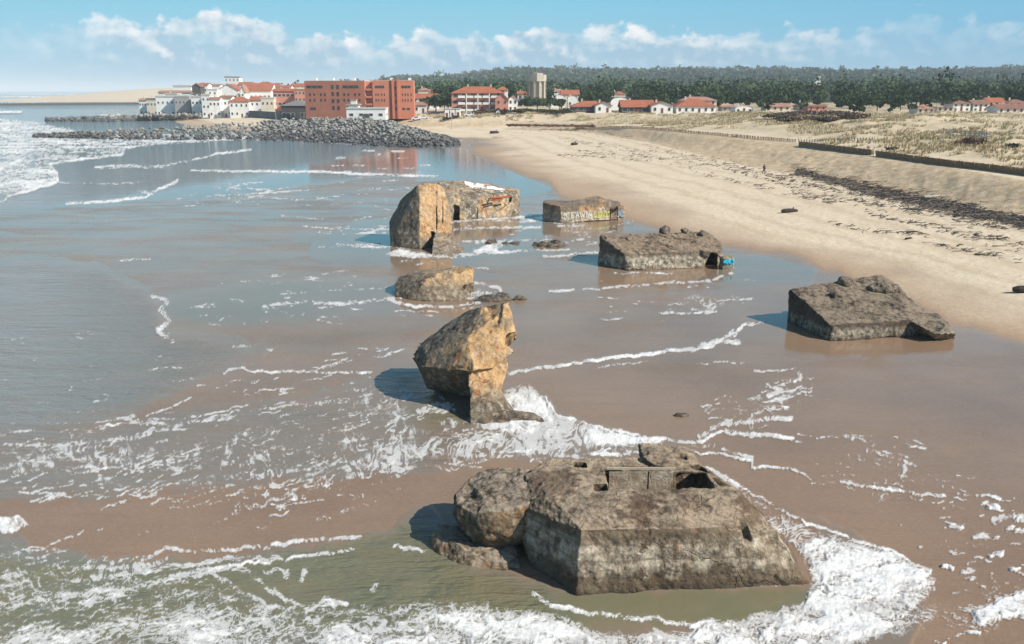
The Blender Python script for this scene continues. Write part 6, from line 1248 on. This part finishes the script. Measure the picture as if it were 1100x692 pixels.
c = G(938.5, 167.5); e_ = empty('gate_post', c, 0, 'pale post standing in the gap between the two brushwood fence runs', 'post'); mb = MB(); mb.tube((0, 0, -0.2), (0, 0, 1.5), 0.14, 0.12, 8); mb.build('post', m_plain('pale post paint', (0.6, 0.58, 0.52), 0.15, 2), e_); mb = MB(); mb.lathe([(0.17, 1.503), (0.17, 1.6), (0.05, 1.66)], 8); mb.build('cap', MT['grey'], e_)
c = Y(485, 127, 372); z = float(hgt(c.x, 372)); e_ = empty('lamp_post', (c.x, 372, z), 0, 'tall thin grey pole at the end of the groin, before the pink hotel', 'pole'); mb = MB(); mb.tube((0, 0, -0.3), (0, 0, 8.2), 0.14, 0.08, 8); mb.build('pole', MT['grey'], e_); mb = MB(); mb.tube((0, 0, 8.1), (0.9, -0.3, 8.3), 0.06, 0.05, 6); mb.box(0.7, 1.4, -0.45, -0.15, 8.22, 8.36); mb.build('lamp_head', MT['grey'], e_)
for px_, d_, hh_, lb in ((312, 420, 7.5, 'thin grey lamp post in front of the low dark hall'), (231, 520, 7, 'thin lamp post on the sea front before the stepped white block'), (296, 470, 7, 'thin lamp post between the sea wall and the brown balconied block')):
    c = Y(px_, 120, d_); z = float(hgt(c.x, d_)); e_ = empty('lamp_post', (c.x, d_, z), 0, lb, 'lamp post'); mb = MB(); mb.tube((0, 0, -0.3), (0, 0, hh_), 0.13, 0.08, 8); mb.build('pole', MT['grey'], e_); mb = MB(); mb.tube((0, 0, hh_ - 0.1), (0.9, -0.2, hh_ + 0.2), 0.06, 0.05, 6); mb.box(0.7, 1.4, -0.35, -0.05, hh_ + 0.1, hh_ + 0.24); mb.build('lamp_head', MT['grey'], e_)

def person(px_, py_, label):
    c = G(px_, py_); V_ = [(0, 0, 0.95), (0, 0, 1.2), (0, 0.01, 1.42), (0, 0.01, 1.53), (0, -0.01, 1.66), (0, -0.01, 1.76), (0.1, 0, 0.9), (0.12, -0.14, 0.5), (0.12, -0.02, 0.08), (0.12, -0.18, 0.04), (-0.1, 0, 0.9), (-0.11, 0.1, 0.48), (-0.11, 0.3, 0.12), (-0.11, 0.2, 0.04),
         (0.2, 0, 1.4), (0.27, 0.06, 1.13), (0.27, -0.06, 0.9), (0.27, -0.1, 0.82), (-0.2, 0, 1.4), (-0.27, -0.06, 1.13), (-0.25, -0.16, 0.92), (-0.25, -0.2, 0.84)]
    E_ = [(0, 1), (1, 2), (2, 3), (3, 4), (4, 5), (0, 6), (6, 7), (7, 8), (8, 9), (0, 10), (10, 11), (11, 12), (12, 13), (2, 14), (14, 15), (15, 16), (16, 17), (2, 18), (18, 19), (19, 20), (20, 21)]
    Rr = [.17, .16, .17, .065, .105, .07, .1, .075, .05, .04, .1, .075, .05, .04, .075, .055, .042, .04, .075, .055, .042, .04]
    me = bpy.data.meshes.new('person'); me.from_pydata(V_, E_, []); o = bpy.data.objects.new('person', me); COL.objects.link(o)
    sk = o.modifiers.new('s', 'SKIN'); o.modifiers.new('u', 'SUBSURF').levels = 2
    if not me.skin_vertices: me.attributes.new('skin', 'FLOAT', 'POINT')
    for i, r_ in enumerate(Rr): me.skin_vertices[0].data[i].radius = (r_, r_)
    me.skin_vertices[0].data[0].use_root = True
    m2 = bpy.data.meshes.new_from_object(o.evaluated_get(DG())); o.modifiers.clear(); o.data = m2; m2.materials.clear(); m2.materials.append(m_plain('dark walking clothes', (0.025, 0.025, 0.03), 0.2, 4)); m2.materials.append(m_plain('skin', (0.42, 0.25, 0.18), 0.1, 4))
    for p in m2.polygons:
        p.use_smooth = True; cc = p.center
        if cc.z > 1.52 or (cc.z < 0.9 and abs(cc.x) > 0.2): p.material_index = 1
    o.location = c; o.rotation_euler = (0, 0, R(25)); tag(o, label, 'person'); b = MB()
    bm_ = bmesh.new(); bmesh.ops.create_icosphere(bm_, subdivisions=2, radius=0.118); 
    for v_ in bm_.verts: v_.co = Vector((v_.co.x, v_.co.y + 0.02, max(v_.co.z, -0.02) + 1.69))
    h_ = bpy.data.meshes.new('hair'); bm_.to_mesh(h_); bm_.free(); h_.materials.append(m_plain('dark hair', (0.02, 0.015, 0.012), 0.2, 5)); link('hair', h_, o)
try: person(820.5, 187, 'person in dark clothes walking at the foot of the sand path')
except Exception as ex: print('person failed', ex); raise

# ------------------------------------------------------------------ driftwood
M_DRIFT = m_plain('driftwood', (0.135, 0.108, 0.086), 0.45, 1.2); M_DRIFTD = m_plain('dark driftwood', (0.035, 0.028, 0.023), 0.3, 2)
tw = MB(); rs = random.Random(11)
def twig(c, L, r_, a):
    dx, dy = math.cos(a) * L / 2, math.sin(a) * L / 2; z = c.z + r_ * 0.6; k = rs.uniform(-0.12, 0.12) * L
    m = Vector((c.x - dy / L * k, c.y + dx / L * k, z + rs.uniform(0, 0.2))); tw.tube((c.x - dx, c.y - dy, z), m, r_, r_ * 0.85, 5); tw.tube(m, (c.x + dx, c.y + dy, z + rs.uniform(-0.02, 0.3)), r_ * 0.85, r_ * 0.4, 5)
def terr(pxs, pys):
    """Terrain points under many photo pixels at once."""
    pxs, pys = np.asarray(pxs, float), np.asarray(pys, float); a_, b_, c_ = (pxs - 550) / F, CP - (pys - 346) / F * SP, -SP - (pys - 346) / F * CP
    z = np.full(len(pxs), 2.0)
    for _ in range(7): t_ = (z - H) / c_; z = 0.4 * z + 0.6 * hgt(a_ * t_, b_ * t_)
    t_ = (z - H) / c_; return np.stack([a_ * t_, b_ * t_, z], 1)
def wrack(pix, n, spread, L, rad, tang=0.5):
    i_ = np.array([rs.randrange(len(pix) - 1) for _ in range(n)]); f_ = np.array([rs.random() for _ in range(n)]); pa = np.array(pix, float)
    q = pa[i_] + (pa[i_ + 1] - pa[i_]) * f_[:, None]; q[:, 1] += [rs.gauss(0, spread) for _ in range(n)]; q[:, 1] = np.maximum(q[:, 1], 134)
    for k, c in enumerate(terr(q[:, 0], q[:, 1])):
        if c[2] < 0.3: continue
        p0_, p1_ = P(*pix[i_[k]], 2), P(*pix[i_[k] + 1], 2); a = math.atan2(p1_.y - p0_.y, p1_.x - p0_.x) + rs.gauss(0, tang)
        twig(Vector(c), L * rs.lognormvariate(0, 0.55), rad * rs.lognormvariate(0, 0.4), a)
main_l = [(856, 184), (880, 191), (910, 198), (940, 206), (975, 213), (1010, 220), (1050, 229), (1100, 239), (1180, 255)]
wrack(main_l, 1500, 2.4, 1.2, 0.05, 0.9); wrack(main_l[2:], 1100, 4.2, 1.0, 0.042, 1.0); wrack(main_l, 350, 7, 0.8, 0.03, 0.9)
for q, n_, s_ in (([(600, 148), (640, 155), (700, 163), (760, 173), (830, 190), (880, 200), (930, 212)], 260, 1.4), ([(620, 162), (660, 166), (730, 172), (790, 184), (850, 200)], 200, 1.2), ([(640, 153), (700, 170), (770, 190), (840, 206), (900, 219)], 170, 1.6), ([(600, 167), (640, 168), (700, 174)], 80, 0.8),
                  ([(690, 156), (740, 166), (800, 180), (850, 194), (905, 208)], 220, 2.2), ([(850, 205), (900, 214), (960, 222), (1010, 229), (1080, 246)], 220, 2.2), ([(930, 228), (980, 240), (1040, 254), (1100, 262)], 90, 1.8), ([(1000, 262), (1050, 272), (1100, 280)], 45, 1.5), ([(890, 240), (950, 250), (1000, 255)], 40, 1.5),
                  ([(1030, 245), (1100, 275)], 25, 5), ([(560, 139), (620, 140), (680, 148)], 140, 1.5)): wrack(q, n_, s_, 0.9, 0.036, 0.7)
tag(tw.build('driftwood_wrack', M_DRIFT), 'dark band of driftwood and twigs washed up on the dry beach', 'driftwood', kind='stuff')
dk = MB()
PK = [rs.uniform(545, 640) for _ in range(420)]; PK = terr(PK, [134.4 + (x_ - 545) * 0.012 + rs.gauss(0, 0.4) for x_ in PK])
for c in PK:                        # dark peat layer showing in the far sand step
    v_, f_ = RG[rs.randrange(8)]; r_ = rs.uniform(0.2, 0.6)
    dk.poly([tuple(np.array(c) + q * np.array([1.4, 0.7, 0.9]) * r_) for q in v_], [tuple(q) for q in f_])
tag(dk.build('peat_ledge', m_plain('dark peat', (0.10, 0.055, 0.038), 0.4, 1)), 'dark reddish peat lumps along the foot of the far sand step', 'peat', kind='stuff')
def log(px_, py_, L, r_, a, label, mat=M_DRIFTD, group=None, z=None):
    c = G(px_, py_); e_ = empty('driftwood_log', c, a, label, 'driftwood', group); mb_ = MB(); k = 9
    pr = [(-0.5, 0.55), (-0.35, 0.9), (0.0, 1.0), (0.3, 0.8), (0.5, 0.45)]
    for (a0, r0), (a1, r1) in zip(pr, pr[1:]): mb_.tube((a0 * L, math.sin(a0 * 3) * 0.15, r_ * 0.7), (a1 * L, math.sin(a1 * 3) * 0.15, r_ * 0.7), r_ * r0, r_ * r1, k)
    mb_.build('trunk', mat, e_); mb_ = MB(); mb_.tube((0.15 * L, 0, r_), (0.28 * L, 0.2, r_ * 2.3), r_ * 0.35, r_ * 0.12, 6); mb_.build('branch', mat, e_); return e_
log(848, 228.3, 2.3, 0.32, 0.05, 'thick black log lying alone on smooth sand below the driftwood band'); log(1104, 314, 2.4, 0.34, -0.2, 'dark log cut by the right edge of the picture, on dry sand'); log(976, 257, 1.0, 0.13, 0.1, 'short dark stick alone on the sand above the right bunker')
log(617, 156, 2.6, 0.5, 0.6, 'dark tree stump lying on the far beach, left of the driftwood lines', M_DRIFTD); log(531, 143.5, 3.5, 0.6, 0.2, 'dark root stock at the foot of the far sand step')
log(1004, 212, 4.0, 0.2, 0.35, 'large pale branch rising out of the driftwood band', M_WOODG)
for i in range(26):
    f_ = rs.random() * 6; k = int(f_); x_ = main_l[k][0] + (main_l[k + 1][0] - main_l[k][0]) * (f_ - k); y_ = main_l[k][1] + (main_l[k + 1][1] - main_l[k][1]) * (f_ - k)
    if x_ < 1105: log(x_, y_ + rs.gauss(0, 1.5), rs.uniform(1.4, 3.2), rs.uniform(0.08, 0.16), rs.uniform(-1.2, 0.6), 'dark log lying tangled in the driftwood band', M_DRIFTD if i % 2 else M_DRIFT, 'logs in the driftwood band')

# ------------------------------------------------------------------ air
HZ = MB(); HZ.box(-30000, 30000, -1500, 30000, -12, 105)
th = NT('sea haze'); pv = th.n('ShaderNodeVolumePrincipled'); pv.inputs['Density'].default_value = 0.00014; pv.inputs['Color'].default_value = (0.84, 0.92, 0.97, 1); pv.inputs['Anisotropy'].default_value = -0.2
th.t.links.new(pv.outputs[0], th.out.inputs['Volume']); tag(HZ.build('haze', th.m), kind='stuff')

# ------------------------------------------------------------------ camera, sun, sky
cam = bpy.data.cameras.new('camera'); co_ = bpy.data.objects.new('camera', cam); COL.objects.link(co_)
cam.sensor_width = 36; cam.lens = 36 * F / 1100; cam.clip_start = 0.5; cam.clip_end = 60000
co_.location = (0, 0, H); co_.rotation_euler = (math.pi / 2 - PT, 0, 0); S.camera = co_
EL, AZ = R(38), R(25)
sd = Vector((math.cos(EL) * math.cos(AZ), -math.cos(EL) * math.sin(AZ), math.sin(EL)))
sun = bpy.data.lights.new('sun', 'SUN'); sun.energy = 5.0; sun.angle = R(0.5); sun.color = (1, 0.945, 0.86)
so = bpy.data.objects.new('sun', sun); COL.objects.link(so); so.rotation_euler = sd.to_track_quat('Z', 'Y').to_euler()
W = bpy.data.worlds.new('World'); S.world = W; W.use_nodes = True
t = NT.__new__(NT); t.t = W.node_tree; t.t.nodes.clear()
out = t.n('ShaderNodeOutputWorld'); bg = t.n('ShaderNodeBackground'); t.t.links.new(bg.outputs[0], out.inputs['Surface'])
sky = t.n('ShaderNodeTexSky', sky_type='NISHITA'); sky.sun_disc = False; sky.sun_elevation = EL; sky.sun_rotation = math.atan2(sd.x, sd.y)
sky.air_density = 1.0; sky.dust_density = 0.6; sky.ozone_density = 1.5
SKY = 0.10; EXPO = 0.5
d = t.n('ShaderNodeTexCoord').outputs['Generated']; xyz = t.sep(d)
el = t.math('MULTIPLY', t.math('ARCSINE', xyz[2]), 57.2958); az_ = t.math('MULTIPLY', t.math('ARCTAN2', xyz[0], xyz[1]), 57.2958)
def K(c): return tuple(q / SKY / 2 ** EXPO for q in c)
ramp = t.mix(t.rng(el, 0, 2.2), K((0.44, 0.66, 0.78)), K((0.33, 0.62, 0.78)))
ramp = t.mix(t.rng(el, 2.2, 6.5), ramp, K((0.20, 0.60, 0.80)))
ramp = t.mix(t.rng(az_, 0, 30), ramp, t.mix(0.5, ramp, K((0.15, 0.43, 0.70))))
tint = t.mix(1.0, sky.outputs[0], (0.62, 0.76, 0.86), 'MULTIPLY')
col = t.mix(t.rng(el, 8, 30), ramp, tint)
# cloud bank: coordinates in degrees of bearing and height; tops billow, the base melts into the haze
def deg(sx, sy, ox=0.0, oy=0.0):
    cv = t.n('ShaderNodeCombineXYZ'); t.set(cv.inputs[0], t.math('MULTIPLY_ADD', az_, sx, ox)); t.set(cv.inputs[1], t.math('MULTIPLY_ADD', el, sy, oy)); return cv.outputs[0]
top = t.rng(t.noise(deg(0.10, 0.0, 3.3), 1.0, 2, 0.5), 0.3, 0.7, 2.4, 4.7)
n_s = t.noise(deg(0.30, 0.42), 1.0, 3, 0.5); n_m = t.noise(deg(0.66, 0.9, 5.0), 1.0, 7, 0.54); n_m2 = t.noise(deg(0.66, 0.9, 4.76, -0.28), 1.0, 4, 0.5)
hgt_ = t.math('SUBTRACT', top, el)
edge = t.math('ADD', hgt_, t.math('ADD', t.math('MULTIPLY', t.math('SUBTRACT', n_s, 0.5), 2.6), t.math('MULTIPLY', t.math('SUBTRACT', n_m, 0.5), 2.6)))
bank = t.rng(edge, -0.02, 0.38)
win = t.math('MULTIPLY', t.rng(az_, -29, -21, 0.12, 1), t.rng(az_, 13, 22, 1, 0.35))
low = t.rng(el, 0.1, 1.2, 0.5, 1)
lit = t.math('ADD', t.rng(edge, 1.7, 0.1, 0, 0.65), t.math('MULTIPLY', t.math('SUBTRACT', n_m, n_m2), 3.0), clamp=True)
lit = t.math('MULTIPLY', lit, t.rng(el, 0.8, 2.2, 0.2, 1))
ccol = t.mix(lit, t.mix(t.rng(el, 0.3, 2.6), K((0.31, 0.53, 0.69)), K((0.37, 0.57, 0.72))), K((0.97, 0.98, 0.98)))
dens = t.math('MULTIPLY', t.math('MULTIPLY', bank, win), t.math('MULTIPLY', low, t.rng(n_s, 0.32, 0.56, 0.5, 1.0)))
col = t.mix(dens, col, ccol)
CV = deg(1.0, 1.7)
def cloud(scale, lo, hi, thr, soft, seed):
    mp = t.n('ShaderNodeMapping'); mp.inputs['Location'].default_value = (seed, seed * 0.7, 0); t.set(mp.inputs['Vector'], CV)
    n = t.noise(mp.outputs[0], scale, 8, 0.58, 0.25)
    env = t.math('MULTIPLY', t.rng(el, lo[0], lo[1]), t.rng(el, hi[1], hi[0]))
    return t.rng(t.math('ADD', t.math('MULTIPLY', n, 1.0), t.math('MULTIPLY', t.math('SUBTRACT', env, 1.0), 0.55)), thr, thr + soft)
grey = cloud(0.3, (4.6, 5.0), (5.6, 6.0), 0.50, 0.1, 12.3); grey = t.math('MULTIPLY', grey, t.rng(az_, 18, 24))
col = t.mix(t.math('MULTIPLY', grey, 0.8), col, K((0.36, 0.50, 0.66)))
t.t.links.new(col, bg.inputs['Color']); bg.inputs['Strength'].default_value = SKY
S.view_settings.view_transform = 'Standard'; S.view_settings.look = 'None'; S.view_settings.exposure = EXPO; S.view_settings.gamma = 1.0
S.view_settings.use_curve_mapping = False
